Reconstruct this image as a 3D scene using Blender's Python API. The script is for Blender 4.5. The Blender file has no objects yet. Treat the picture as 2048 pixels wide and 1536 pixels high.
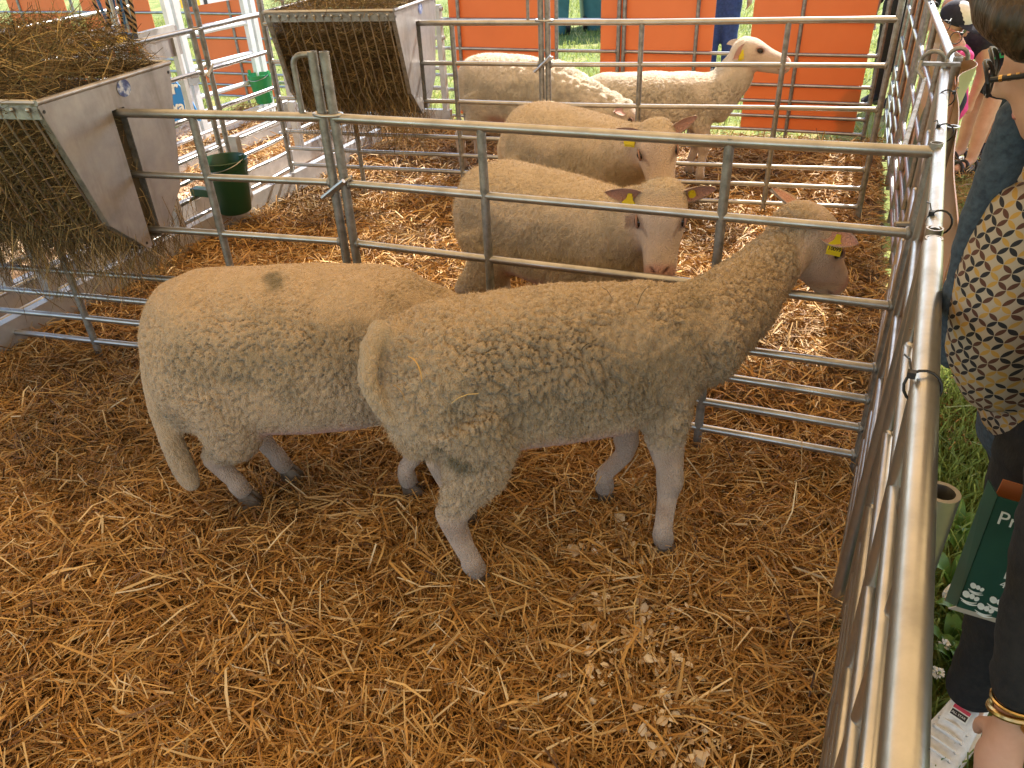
import bpy, bmesh, math, random
import numpy as np
from mathutils import Vector, Matrix
rng = np.random.default_rng(7)
R = math.radians
scn = bpy.context.scene
col = scn.collection

# ---------------------------------------------------------------- camera
FPX = 1538.0
CAMH = 1.668
_d = np.array([1140 - 1024, 3200 - 768, FPX]); _d /= np.linalg.norm(_d)
_up = -_d
_F = np.array([0, 0, 1.0]) - _up * _up[2]; _F /= np.linalg.norm(_F)
_R = np.cross(_F, _up)
if _R[0] < 0: _R = -_R
MW = np.array([_R, _F, _up])                 # camera (right, down, forward) -> world
cam = bpy.data.cameras.new('camera'); cam_o = bpy.data.objects.new('camera', cam); col.objects.link(cam_o)
cx, cu, cb = MW @ np.array([1, 0, 0]), MW @ np.array([0, -1, 0]), MW @ np.array([0, 0, -1])
cam_o.matrix_world = Matrix(((cx[0], cu[0], cb[0], 0), (cx[1], cu[1], cb[1], 0), (cx[2], cu[2], cb[2], CAMH), (0, 0, 0, 1)))
cam.sensor_width = 36; cam.lens = FPX / 2048 * 36; cam.clip_start = 0.02; cam.clip_end = 500
scn.camera = cam_o

# ---------------------------------------------------------------- light
SUN_AZ, SUN_EL = 36.0, 42.0                  # azimuth from +Y towards +X
SDIR = np.array([math.sin(R(SUN_AZ)) * math.cos(R(SUN_EL)), math.cos(R(SUN_AZ)) * math.cos(R(SUN_EL)), math.sin(R(SUN_EL))])
w = bpy.data.worlds.new('World'); scn.world = w; w.use_nodes = True
wn = w.node_tree; bg = wn.nodes['Background']
sky = wn.nodes.new('ShaderNodeTexSky'); sky.sky_type = 'NISHITA'; sky.sun_disc = False
sky.sun_elevation = R(SUN_EL); sky.sun_rotation = R(SUN_AZ)
wn.links.new(sky.outputs[0], bg.inputs[0]); bg.inputs[1].default_value = 0.14
sl = bpy.data.lights.new('sun', 'SUN'); sl.energy = 4.3; sl.angle = R(0.53); sl.color = (1.0, 0.94, 0.84)
so = bpy.data.objects.new('sun', sl); col.objects.link(so)
so.rotation_euler = Vector(SDIR).to_track_quat('Z', 'Y').to_euler(); so.location = (6, 8, 12)
scn.view_settings.view_transform = 'Standard'; scn.view_settings.look = 'None'
scn.view_settings.gamma = 1; scn.view_settings.use_curve_mapping = False
scn.view_settings.exposure = 1.55
try:
    scn.cycles.max_bounces = 10; scn.cycles.diffuse_bounces = 5; scn.cycles.transmission_bounces = 6
except Exception: pass

# ---------------------------------------------------------------- helpers
def G(x, y, z=0.0):                           # photo pixel -> point at height z
    r = MW @ np.array([x - 1024, y - 768, FPX]); k = (z - CAMH) / r[2]
    return np.array([r[0] * k, r[1] * k, z])
def DY(x, y, Y):                              # photo pixel -> point at distance Y
    r = MW @ np.array([x - 1024, y - 768, FPX]); k = Y / r[1]
    return np.array([r[0] * k, r[1] * k, CAMH + r[2] * k])

def hsh(ix, iy, iz, s=0):
    n = (ix.astype(np.int64) * 73856093) ^ (iy.astype(np.int64) * 19349663) ^ (iz.astype(np.int64) * 83492791) ^ (s * 2654435761)
    n = (n ^ (n >> 13)) * 1274126177 & 0x7fffffff
    n = (n ^ (n >> 16)) * 668265263 & 0x7fffffff
    return (n ^ (n >> 15)) / 2147483648.0
def vnoise(p, s=0):                           # value noise in [0,1], p (N,3)
    i = np.floor(p).astype(np.int64); f = p - i; f = f * f * (3 - 2 * f); o = 0
    for dx in (0, 1):
        for dy in (0, 1):
            for dz in (0, 1):
                wgt = (f[:, 0] if dx else 1 - f[:, 0]) * (f[:, 1] if dy else 1 - f[:, 1]) * (f[:, 2] if dz else 1 - f[:, 2])
                o = o + wgt * hsh(i[:, 0] + dx, i[:, 1] + dy, i[:, 2] + dz, s)
    return o
def fbm(p, s=0, n=3):
    o, a, t = 0, 1.0, 0
    for k in range(n):
        o = o + a * vnoise(p * 2 ** k, s + k); t += a; a *= 0.5
    return o / t
def voro(p, s=0):                             # F1, F2
    i = np.floor(p).astype(np.int64); f1 = np.full(len(p), 9.0); f2 = np.full(len(p), 9.0)
    for dx in (-1, 0, 1):
        for dy in (-1, 0, 1):
            for dz in (-1, 0, 1):
                a, b, c = i[:, 0] + dx, i[:, 1] + dy, i[:, 2] + dz
                d = (a + hsh(a, b, c, s) - p[:, 0]) ** 2 + (b + hsh(a, b, c, s + 11) - p[:, 1]) ** 2 + (c + hsh(a, b, c, s + 23) - p[:, 2]) ** 2
                nf1 = np.minimum(f1, d); f2 = np.minimum(np.maximum(f1, d), f2); f1 = nf1
    return np.sqrt(f1), np.sqrt(f2)

class MB:
    def __init__(s): s.v = []; s.f = []; s.n = 0
    def add(s, V, F):
        V = np.asarray(V, float); s.v.append(V); s.f += [tuple(i + s.n for i in f) for f in F]; s.n += len(V); return s
    def V(s): return np.concatenate(s.v)

def frame(t):
    t = t / (np.linalg.norm(t) + 1e-12)
    a = np.array([0, 0, 1.0]) if abs(t[2]) < 0.9 else np.array([1.0, 0, 0])
    n = np.cross(a, t); n /= np.linalg.norm(n); return t, n, np.cross(t, n)
def tube(pts, r, n=10, cap=True, mb=None, hollow=0):
    mb = mb or MB(); pts = [np.asarray(p, float) for p in pts]; m = len(pts)
    rr = r if hasattr(r, '__len__') else [r] * m
    V = []; F = []; prev = None
    for i, p in enumerate(pts):
        t = (pts[min(i + 1, m - 1)] - pts[max(i - 1, 0)])
        if prev is None: _, nn, bb = frame(t)
        else:
            t = t / (np.linalg.norm(t) + 1e-12); nn = prev - t * (prev @ t); nn /= np.linalg.norm(nn); bb = np.cross(t, nn)
        prev = nn
        for k in range(n):
            a = 2 * math.pi * k / n; V.append(p + (nn * math.cos(a) + bb * math.sin(a)) * rr[i])
    for i in range(m - 1):
        for k in range(n):
            F.append((i * n + k, i * n + (k + 1) % n, (i + 1) * n + (k + 1) % n, (i + 1) * n + k))
    if cap: F.append(tuple(range(n - 1, -1, -1)))
    if hollow:                                  # open pipe end: wall ring and inner wall
        t = pts[-1] - pts[-2]; t = t / np.linalg.norm(t); b0 = (m - 1) * n; c0 = len(V)
        for k in range(n): V.append(pts[-1] + (V[b0 + k] - pts[-1]) * hollow)
        for k in range(n): V.append(pts[-1] - t * 0.06 + (V[b0 + k] - pts[-1]) * hollow)
        for k in range(n):
            k2 = (k + 1) % n
            F.append((b0 + k, b0 + k2, c0 + k2, c0 + k)); F.append((c0 + k, c0 + k2, c0 + n + k2, c0 + n + k))
        F.append(tuple(c0 + n + k for k in range(n)))
    elif cap: F.append(tuple((m - 1) * n + k for k in range(n)))
    mb.add(V, F); return mb
def box(c, sx, sy, sz, ax=None, mb=None, bev=0.0):
    """box centred at c, half sizes, axes ax (3 rows)"""
    mb = mb or MB(); ax = np.eye(3) if ax is None else np.asarray(ax, float); c = np.asarray(c, float)
    V = [c + ax[0] * sx * i + ax[1] * sy * j + ax[2] * sz * k for i in (-1, 1) for j in (-1, 1) for k in (-1, 1)]
    mb.add(V, [(0, 1, 3, 2), (4, 6, 7, 5), (0, 4, 5, 1), (2, 3, 7, 6), (0, 2, 6, 4), (1, 5, 7, 3)]); return mb
def prism(poly, d, mb=None):
    """extrude polygon (N,3) by vector d"""
    mb = mb or MB(); P = np.asarray(poly, float); n = len(P); d = np.asarray(d, float)
    V = np.concatenate([P, P + d]); F = [tuple(range(n - 1, -1, -1)), tuple(range(n, 2 * n))]
    F += [(i, (i + 1) % n, n + (i + 1) % n, n + i) for i in range(n)]
    mb.add(V, F); return mb
def loft(secs, n=20, mb=None, ex=2.0):
    """secs: list of (center, side vec*hw, up vec*hh_up, hh_down factor)"""
    mb = mb or MB(); V = []; F = []; m = len(secs)
    for c, s, u, dn in secs:
        for k in range(n):
            a = 2 * math.pi * k / n; ca, sa = math.cos(a), math.sin(a)
            ca = math.copysign(abs(ca) ** (2 / ex), ca); sa = math.copysign(abs(sa) ** (2 / ex), sa)
            V.append(np.asarray(c) + np.asarray(s) * ca + np.asarray(u) * (sa if sa > 0 else sa * dn))
    for i in range(m - 1):
        for k in range(n): F.append((i * n + k, i * n + (k + 1) % n, (i + 1) * n + (k + 1) % n, (i + 1) * n + k))
    F.append(tuple(range(n - 1, -1, -1))); F.append(tuple((m - 1) * n + k for k in range(n)))
    mb.add(V, F); return mb
def ell(c, rx, ry, rz, ax=None, mb=None, nu=14, nv=9):
    mb = mb or MB(); ax = np.eye(3) if ax is None else np.asarray(ax, float); c = np.asarray(c, float); V = [c + ax[2] * rz]; F = []
    for i in range(1, nv):
        th = math.pi * i / nv
        for k in range(nu):
            ph = 2 * math.pi * k / nu
            V.append(c + ax[0] * rx * math.sin(th) * math.cos(ph) + ax[1] * ry * math.sin(th) * math.sin(ph) + ax[2] * rz * math.cos(th))
    V.append(c - ax[2] * rz); L = len(V) - 1
    for k in range(nu):
        F.append((0, 1 + k, 1 + (k + 1) % nu)); b = 1 + (nv - 2) * nu; F.append((L, b + (k + 1) % nu, b + k))
    for i in range(nv - 2):
        for k in range(nu):
            a = 1 + i * nu; F.append((a + k, a + nu + k, a + nu + (k + 1) % nu, a + (k + 1) % nu))
    mb.add(V, F); return mb

def mesh_obj(name, V, F, mat, parent=None, smooth=False, origin=None):
    me = bpy.data.meshes.new(name); V = np.asarray(V, float)
    o3 = np.zeros(3)
    if parent is not None: o3 = np.array(parent.get('_o', (0, 0, 0)))
    elif origin is not None: o3 = np.asarray(origin, float)
    me.from_pydata((V - o3).tolist(), [], F); me.materials.append(mat)
    if smooth: me.polygons.foreach_set('use_smooth', [True] * len(me.polygons))
    me.update(); o = bpy.data.objects.new(name, me); col.objects.link(o)
    if parent is not None: o.parent = parent; o['_o'] = tuple(o3)
    else: o.location = o3; o['_o'] = tuple(o3)
    return o
def thing(name, loc, label, cat, group=None):
    o = bpy.data.objects.new(name, None); col.objects.link(o); o.location = loc; o['_o'] = tuple(float(q) for q in loc)
    o.empty_display_size = 0.1; o['label'] = label; o['category'] = cat
    if group: o['group'] = group
    return o
def part(name, mb, mat, parent, smooth=True):
    o = mesh_obj(name, mb.V(), mb.f, mat, parent, smooth)
    if smooth: autosmooth(o)
    return o
def autosmooth(o, ang=40):
    me = o.data
    try: me.set_sharp_from_angle(angle=R(ang))
    except Exception: pass
def tag(o, label, cat, group=None):
    o['label'] = label; o['category'] = cat
    if group: o['group'] = group
    return o
def struct(name, mb, mat, smooth=False):
    o = mesh_obj(name, mb.V(), mb.f, mat, None, smooth); o['kind'] = 'structure'; return o
def fast_mesh(name, V, quads, mat, colors=None, origin=(0, 0, 0), parent=None, tris=None, smooth=False):
    """numpy arrays straight into a mesh (quads (N,4) or tris (N,3))"""
    Fa = quads if quads is not None else tris; k = Fa.shape[1]
    me = bpy.data.meshes.new(name); o3 = np.asarray(origin, float) if parent is None else np.array(parent.get('_o', (0, 0, 0)))
    me.vertices.add(len(V)); me.vertices.foreach_set('co', (V - o3).astype(np.float32).ravel())
    me.loops.add(Fa.size); me.loops.foreach_set('vertex_index', Fa.astype(np.int32).ravel())
    me.polygons.add(len(Fa)); me.polygons.foreach_set('loop_start', (np.arange(len(Fa)) * k).astype(np.int32))
    try: me.polygons.foreach_set('loop_total', np.full(len(Fa), k, np.int32))
    except Exception: pass
    if colors is not None:
        a = me.color_attributes.new('Col', 'FLOAT_COLOR', 'POINT'); c4 = np.ones((len(V), 4), np.float32); c4[:, :colors.shape[1]] = colors
        a.data.foreach_set('color', c4.ravel())
    if smooth: me.polygons.foreach_set('use_smooth', np.ones(len(Fa), bool))
    me.materials.append(mat); me.update(calc_edges=True); me.validate()
    o = bpy.data.objects.new(name, me); col.objects.link(o)
    if parent is not None: o.parent = parent; o['_o'] = tuple(o3)
    else: o.location = o3; o['_o'] = tuple(o3)
    return o
def ribbons(P0, dirv, length, width, bend, roll, nseg=2):
    """N curved flat ribbons; returns verts, quads (each nseg quads)"""
    N = len(P0); t = dirv / np.linalg.norm(dirv, axis=1, keepdims=True)
    up = np.tile([0, 0, 1.0], (N, 1)); steep = np.abs(t[:, 2]) > 0.95; up[steep] = [1, 0, 0]
    s = np.cross(t, up); s /= np.linalg.norm(s, axis=1, keepdims=True); u = np.cross(s, t)
    wv = s * np.cos(roll)[:, None] + u * np.sin(roll)[:, None]
    bv = (-s * np.sin(roll)[:, None] + u * np.cos(roll)[:, None])
    V = []
    for k in range(nseg + 1):
        q = k / nseg - 0.5
        c = P0 + t * (length * q)[:, None] + bv * (bend * (0.25 - q * q) * 4 * length * 0.25)[:, None]
        ww = width * (1.0 if 0 < k < nseg else 0.72)
        V.append(c - wv * (ww / 2)[:, None]); V.append(c + wv * (ww / 2)[:, None])
    V = np.stack(V, 1).reshape(-1, 3); K = 2 * (nseg + 1); base = np.arange(N) * K
    Q = np.concatenate([np.stack([base + 2 * k, base + 2 * k + 1, base + 2 * k + 3, base + 2 * k + 2], 1) for k in range(nseg)])
    return V, Q, K

# ---------------------------------------------------------------- materials
def mat(name, color=(.5, .5, .5), rough=.6, metal=0.0, **kw):
    m = bpy.data.materials.new(name); m.use_nodes = True; b = m.node_tree.nodes['Principled BSDF']
    b.inputs['Base Color'].default_value = (*color, 1); b.inputs['Roughness'].default_value = rough; b.inputs['Metallic'].default_value = metal
    for k, v in kw.items(): b.inputs[k.replace('_', ' ')].default_value = v
    return m
def N(m, t, **kw):
    n = m.node_tree.nodes.new(t)
    for k, v in kw.items():
        if k in n.inputs: n.inputs[k].default_value = v
        else: setattr(n, k, v)
    return n
def L(m, a, b): m.node_tree.links.new(a, b)
def bsdf(m): return m.node_tree.nodes['Principled BSDF']
def ramp(m, fac, stops):
    r = N(m, 'ShaderNodeValToRGB'); e = r.color_ramp.elements
    while len(e) < len(stops): e.new(0.5)
    for i, (p, c) in enumerate(stops): e[i].position = p; e[i].color = (*c, 1)
    L(m, fac, r.inputs[0]); return r.outputs[0]
def noise(m, scale, detail=4, vec=None, rough=.6, dist=0):
    n = N(m, 'ShaderNodeTexNoise'); n.inputs['Scale'].default_value = scale; n.inputs['Detail'].default_value = detail
    n.inputs['Roughness'].default_value = rough; n.inputs['Distortion'].default_value = dist
    if vec is None:
        tc = N(m, 'ShaderNodeTexCoord'); vec = tc.outputs['Object']
    L(m, vec, n.inputs['Vector']); return n
def bump(m, h, strength=.3, dist=.01):
    b = N(m, 'ShaderNodeBump'); b.inputs['Strength'].default_value = strength; b.inputs['Distance'].default_value = dist
    L(m, h, b.inputs['Height']); L(m, b.outputs[0], bsdf(m).inputs['Normal'])
def noisy(name, stops, scale, rough=.6, metal=0.0, bmp=0, bscale=None, rstops=None, **kw):
    m = mat(name, stops[0][1], rough, metal, **kw); n = noise(m, scale, 6)
    L(m, ramp(m, n.outputs['Fac'], stops), bsdf(m).inputs['Base Color'])
    if rstops: L(m, ramp(m, n.outputs['Fac'], [(p, (v,) * 3) for p, v in rstops]), bsdf(m).inputs['Roughness'])
    if bmp: bump(m, noise(m, bscale or scale * 3, 5).outputs['Fac'], bmp)
    return m
galv = noisy('galvanised_steel', [(.3, (.33, .32, .30)), (.5, (.42, .41, .39)), (.72, (.50, .49, .47))], 11, .33, .92, .06, 40, [(.3, .40), (.7, .27)])
galv_dull = noisy('dull_galvanised_steel', [(.3, (.17, .165, .15)), (.5, (.28, .27, .25)), (.75, (.38, .37, .345))], 30, .5, .75, .15, 80, [(.3, .6), (.7, .42)])
sheetm0 = noisy('zinc_sheet', [(.25, (.24, .225, .22)), (.5, (.34, .32, .315)), (.75, (.45, .43, .42))], 9, .45, .7, .05, 14, [(.3, .55), (.75, .34)])
sheetm = sheetm0; _mp = N(sheetm, 'ShaderNodeMapping'); _mp.inputs['Scale'].default_value = (14, 14, 2.2); _t = N(sheetm, 'ShaderNodeTexCoord'); L(sheetm, _t.outputs['Object'], _mp.inputs[0])
_sm = noise(sheetm, 1.0, 7, _mp.outputs[0]); _old = bsdf(sheetm).inputs['Base Color'].links[0].from_socket; _mx = N(sheetm, 'ShaderNodeMix'); _mx.data_type = 'RGBA'
L(sheetm, ramp(sheetm, _sm.outputs['Fac'], [(.50, (0, 0, 0)), (.68, (.55, .55, .55))]), _mx.inputs[0]); L(sheetm, _old, _mx.inputs[6]); _mx.inputs[7].default_value = (.20, .17, .14, 1); L(sheetm, _mx.outputs[2], bsdf(sheetm).inputs['Base Color'])
alum = noisy('aluminium', [(.3, (.40, .39, .38)), (.7, (.55, .54, .53))], 15, .45, .6, .05)
blackp = mat('black_plastic', (.012, .012, .014), .45)
orange = noisy('orange_plastic_board', [(.3, (.56, .205, .07)), (.7, (.66, .255, .09))], 2.2, .5, 0, .06, 7)
def add_translucent(m, color, fac):
    b = bsdf(m); out = [n for n in m.node_tree.nodes if n.type == 'OUTPUT_MATERIAL'][0]
    t = N(m, 'ShaderNodeBsdfTranslucent'); t.inputs[0].default_value = (*color, 1)
    mx = N(m, 'ShaderNodeMixShader'); mx.inputs[0].default_value = fac
    L(m, b.outputs[0], mx.inputs[1]); L(m, t.outputs[0], mx.inputs[2]); L(m, mx.outputs[0], out.inputs[0])
add_translucent(orange, (.76, .27, .085), .30)
canvas = mat('cream_canvas', (.78, .66, .48), .9); add_translucent(canvas, (.90, .585, .295), .41)
def attr_mat(name, rough=.8, mul=1.0, **kw):
    m = mat(name, (.5, .5, .5), rough, **kw); a = N(m, 'ShaderNodeVertexColor'); a.layer_name = 'Col'
    L(m, a.outputs['Color'], bsdf(m).inputs['Base Color']); return m
strawm = attr_mat('straw', .62); add_translucent(strawm, (.5, .3, .1), .0)
haym = attr_mat('hay', .8)
grassm = attr_mat('grass_blade', .6); add_translucent(grassm, (.34, .40, .10), .4)

# ================================================================ SETTING
E1 = np.array([.925, -.38, 0]); E1 /= np.linalg.norm(E1); E2 = np.array([.38, .925, 0]); E2 /= np.linalg.norm(E2)
ZUP = np.array([0, 0, 1.0])
def v3(p, z=0.0): return np.array([p[0], p[1], z], float)
def hgt(x, y):                                # uneven straw bed
    p = np.stack([x * 1.3, y * 1.3, np.zeros_like(x)], 1)
    return (fbm(p, 3, 3) - .5) * .10 + (fbm(p * 4, 9, 2) - .5) * .045 - .012

gm = mat('meadow', (.1, .12, .03), .95)
_n1 = noise(gm, 3.5, 8); _n2 = noise(gm, .6, 4); _n3 = noise(gm, 40, 6)
_c1 = ramp(gm, _n1.outputs['Fac'], [(.3, (.12, .17, .035)), (.5, (.22, .27, .065)), (.68, (.42, .36, .15))])
_c2 = ramp(gm, _n3.outputs['Fac'], [(.3, (.45, .5, .35)), (.7, (1.2, 1.15, .9))])
_mx = N(gm, 'ShaderNodeMix'); _mx.data_type = 'RGBA'; _mx.blend_type = 'MULTIPLY'; _mx.inputs[0].default_value = .8
L(gm, _c1, _mx.inputs[6]); L(gm, _c2, _mx.inputs[7]); L(gm, _mx.outputs[2], bsdf(gm).inputs['Base Color'])
bump(gm, _n3.outputs['Fac'], .8, .03)
mb = MB(); gs = [(-120, -120), (120, -120), (120, 120), (-120, 120)]
mb.add([(x, y, -.075) for x, y in gs], [(0, 1, 2, 3)]); struct('ground', mb, gm)

sbm = mat('straw_bed', (.2, .11, .04), .95)
_a = noise(sbm, 28, 8, rough=.75, dist=1.5)
L(sbm, ramp(sbm, _a.outputs['Fac'], [(.28, (.05, .027, .01)), (.5, (.16, .09, .03)), (.75, (.34, .21, .08))]), bsdf(sbm).inputs['Base Color'])
bump(sbm, _a.outputs['Fac'], .9, .03)
def sheet(name, poly, z, m, step=.07, hf=None):
    """triangulated-grid sheet clipped to a convex polygon"""
    P = np.array(poly); x0, y0 = P.min(0); x1, y1 = P.max(0)
    nx, ny = int((x1 - x0) / step) + 2, int((y1 - y0) / step) + 2
    X, Y = np.meshgrid(np.linspace(x0, x1, nx), np.linspace(y0, y1, ny)); X = X.ravel(); Y = Y.ravel()
    Z = np.full_like(X, z) + (hf(X, Y) if hf else 0)
    cxy = []; Q = []
    i, j = np.meshgrid(np.arange(nx - 1), np.arange(ny - 1)); a = (j * nx + i).ravel()
    Q = np.stack([a, a + 1, a + nx + 1, a + nx], 1)
    cx_, cy_ = X[Q].mean(1), Y[Q].mean(1); Q = Q[inside(cx_, cy_, P)]
    used, inv = np.unique(Q, return_inverse=True); V = np.stack([X, Y, Z], 1)[used]
    o = fast_mesh(name, V, inv.reshape(-1, 4), m, smooth=True); o['kind'] = 'structure'; return o
def inside(x, y, P):
    r = np.zeros(len(x), bool); P = np.asarray(P); j = len(P) - 1
    for i in range(len(P)):
        a, b = P[i], P[j]; c = ((a[1] > y) != (b[1] > y)) & (x < (b[0] - a[0]) * (y - a[1]) / (b[1] - a[1] + 1e-12) + a[0]); r ^= c; j = i
    return r
PEN_NEAR = [(-2.6, -.6), (-.08, -.5), (1.17, 2.02), (-.58, 2.74), (-2.46, 3.27)]
PEN_MID = [(1.16, 2.0), (1.74, 3.06), (2.2, 4.28), (.28, 4.83), (-1.47, 5.36), (-2.36, 3.26), (-.58, 2.70)]
PEN_FAR = [(2.2, 4.26), (2.86, 5.78), (.4, 6.82), (-.95, 7.35), (-1.47, 5.36), (.28, 4.8)]
sheet('straw_bed', PEN_NEAR, -.02, sbm, hf=hgt); sheet('straw_bed', PEN_MID, -.02, sbm, hf=hgt); sheet('straw_bed', PEN_FAR, -.02, sbm, hf=hgt)
sdm = mat('sawdust', (.7, .5, .35), .95)
_a = noise(sdm, 45, 8, rough=.7); L(sdm, ramp(sdm, _a.outputs['Fac'], [(.3, (.38, .22, .11)), (.5, (.62, .43, .27)), (.7, (.78, .62, .46))]), bsdf(sdm).inputs['Base Color']); bump(sdm, _a.outputs['Fac'], .8, .02)
ALLEY = [(-3.6, 2.2), (-2.62, 2.4), (-1.44, 5.34), (-.95, 6.5), (-.7, 7.3), (-3.0, 8.2)]
mb = MB(); mb.add([(x, y, -.05) for x, y in ALLEY], [tuple(range(len(ALLEY)))]); struct('sawdust_path', mb, sdm)

# marquee roof over the near pen (casts the shade, glows warm)
eave = np.array([1.95, 4.98, 2.3]); wd = E1 * 5.5; dp = -E2 * 7.6
t = thing('marquee_roof', v3(eave - E2 * 3.8, 2.3), 'cream canvas marquee roof stretched over the near pen', 'tent')
for a, b, za, zb in ((0, .5, 2.3, 3.2), (.5, 1.0, 3.2, 2.3)):
    mb = MB(); ns = 12; V = []; F = []
    for i in range(ns + 1):
        for j in range(13):
            f = a + (b - a) * j / 12; p = eave + wd * (i / ns * 2 - 1) + dp * f
            p[2] = za + (zb - za) * j / 12 - .10 * math.sin(math.pi * j / 12) - .05 * abs(math.sin(math.pi * i / ns * 4)); V.append(p)
    for i in range(ns):
        for j in range(12): q = i * 13 + j; F.append((q, q + 1, q + 14, q + 13))
    mb.add(V, F); part('canvas_panel', mb, canvas, t)
for sx in (-1, 1):
    for f in (0, 1):
        p = eave + wd * sx + dp * f; mb = tube([v3(p, -.07), v3(p, 2.3)], .03, 10); part('pole', mb, alum, t)
    part('rafter', tube([eave + wd * sx + ZUP * -.04, eave + wd * sx + dp * .5 + ZUP * .86, eave + wd * sx + dp + ZUP * -.04], .025, 8), alum, t)

# ================================================================ HURDLES
RZ = (1.06, .835, .61, .395, .28, .17, .06)
def hurdle(a, b, label, posts=(.27, .66), loop=True, ea=1.27, eb=1.27, zo=0.0, lean=0.0, m=galv, mp=None, group='galvanised pen hurdles', rails=RZ, rr=.0132, rt=.0165):
    mp = mp or galv_dull; a = np.array(a, float); b = np.array(b, float); d = b - a; ln = np.linalg.norm(d); d = d / ln; nrm = np.array([d[1], -d[0]])
    def P(s, z): q = a + d * s + nrm * lean * (1.06 - z); return v3(q, z + zo)
    t = thing('hurdle', v3((a + b) / 2, zo), label, 'hurdle', group)
    for i, z in enumerate(rails):
        r = rt if i == 0 else rr; sag = rng.normal(0, .0025, 3)
        pts = [P(.0, z), P(ln * .33, z + sag[0]), P(ln * .66, z + sag[1]), P(ln, z)]
        part('rail', tube(pts, r, 12), m, t)
    for s, e in ((0.0, ea), (ln, eb)):
        part('post', tube([P(s, -.03), P(s, .5), P(s, e)], .0165, 12, hollow=.78), mp, t)
    for f in posts:
        part('upright', tube([P(ln * f, -.02), P(ln * f, .6), P(ln * f, 1.068)], .0150, 12, hollow=.8), mp, t)
    if loop:
        s0 = ln; s1 = ln - .075
        pts = [P(s1, 1.06), P(s1, 1.2)] + [P((s0 + s1) / 2 - .0375 * math.cos(q), 1.225 + .035 * math.sin(q)) for q in np.linspace(0.1, math.pi / 2, 6)] + [P(s0, 1.262)]
        part('loop', tube(pts, .0095, 10), mp, t)
    for s in (0.0, ln):                        # weld beads
        for z in rails[1:]:
            sg = 1 if s == 0 else -1
            w_ = ell(P(s + sg * .016, z), .011, .019, .019); part('weld', w_, mp, t)
    return t
C1 = np.array([-.602, 2.722]); C1b = np.array([-.560, 2.706]); K1 = np.array([1.135, 2.0])
hurdle((-2.47, 3.256), C1, 'galvanised hurdle carrying the hay feeder beside the near pen', posts=(.32, .735), ea=1.08)
hurdle(C1b, K1, 'galvanised hurdle the front sheep pushes its head through', posts=(.295, .715), rr=.0138, loop=False, eb=1.085)
C2 = np.array([.262, 4.805]); C2b = np.array([.300, 4.795])
hurdle((-1.46, 5.36), C2, 'galvanised hurdle carrying the far hay feeder', posts=(.3, .70))
hurdle(C2b, (2.075, 4.296), 'galvanised hurdle between the middle and far sheep pens', posts=(.29, .71), loop=False, eb=1.2)
hurdle((1.0, 6.49), (2.72, 5.80), 'galvanised hurdle with an orange board behind the raised-head sheep', posts=(.30, .70), loop=False)
hurdle((-.72, 7.18), (.96, 6.505), 'galvanised hurdle with an orange board behind the curly-shouldered sheep', posts=(.25, .72), loop=False)
# left side run along the alley
hurdle((-2.43, 3.1), (-1.755, 4.905), 'galvanised hurdle between the middle pen and the sawdust alley, behind the feeder', posts=(.34, .66), loop=False, zo=.035)
hurdle((-1.728, 4.975), (-1.505, 5.56), 'short galvanised hurdle beside the dark green bucket', posts=(), loop=False, zo=.035)
# outer run on the visitors' side
hurdle((1.655, 2.985), (.862, 1.448), 'galvanised hurdle at the corner beside the middle pen, visitors side', posts=(.33, .68), loop=False, ea=1.09, eb=1.075, rt=.0165, m=galv, mp=galv)
ta = hurdle((.836, 1.398), (.02, -.20), 'shiny galvanised hurdle along the near pen beside the visitors', posts=(.28,), loop=False, ea=1.075, eb=1.1, rt=.0195, rr=.0135, lean=-.03, mp=galv)
hurdle((2.50, 4.83), (1.72, 3.03), 'galvanised hurdle with a peach banner beside the middle pen', posts=(.33, .67), loop=False, ea=1.1, eb=1.1, rt=.018)
hurdle((3.2, 6.5), (2.52, 4.90), 'galvanised hurdle with an orange banner beside the far pen', posts=(.33, .67), loop=False, ea=1.1, eb=1.1)
# back rows, left
BB = np.array([-3.13, 8.51])
hurdle(BB + E1[:2] * -2.75, BB + E1[:2] * -.75, 'galvanised hurdle in the back row, behind the rope halters', posts=(.3, .68), loop=False)
hurdle(BB + E1[:2] * -.7, BB + E1[:2] * 1.25, 'galvanised hurdle in the back row, behind the white gate', posts=(.3, .68), loop=False)
hurdle((-3.55, 4.3), (-2.9, 6.85), 'galvanised hurdle on the far side of the sawdust alley', posts=(.33, .67), loop=False)
# outside sockets on the near run
def socket(p, z0, z1, label, r=.019):
    o = mesh_obj('socket_tube', *(lambda q: (q.V(), q.f))(tube([v3(p, z0), v3(p, z1)], r, 16, hollow=.72)), galv, None, True, origin=v3(p, z0)); autosmooth(o)
    mb = ell(v3(p, z1 - .03) + np.array([-.022, .008, 0]), .020, .016, .022)
    b = mesh_obj('weld', mb.V(), mb.f, galv, o, True); return tag(o, label, 'tube', 'open socket tubes on the outer fence')
socket(G(1884, 984, 1.06), -.02, 1.06, 'open ended steel socket tube beside the black trousers', .0205)
socket(G(1905, 252, 1.06), -.02, 1.06, 'open ended steel socket tube under the curled pale banner', .02)

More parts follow.
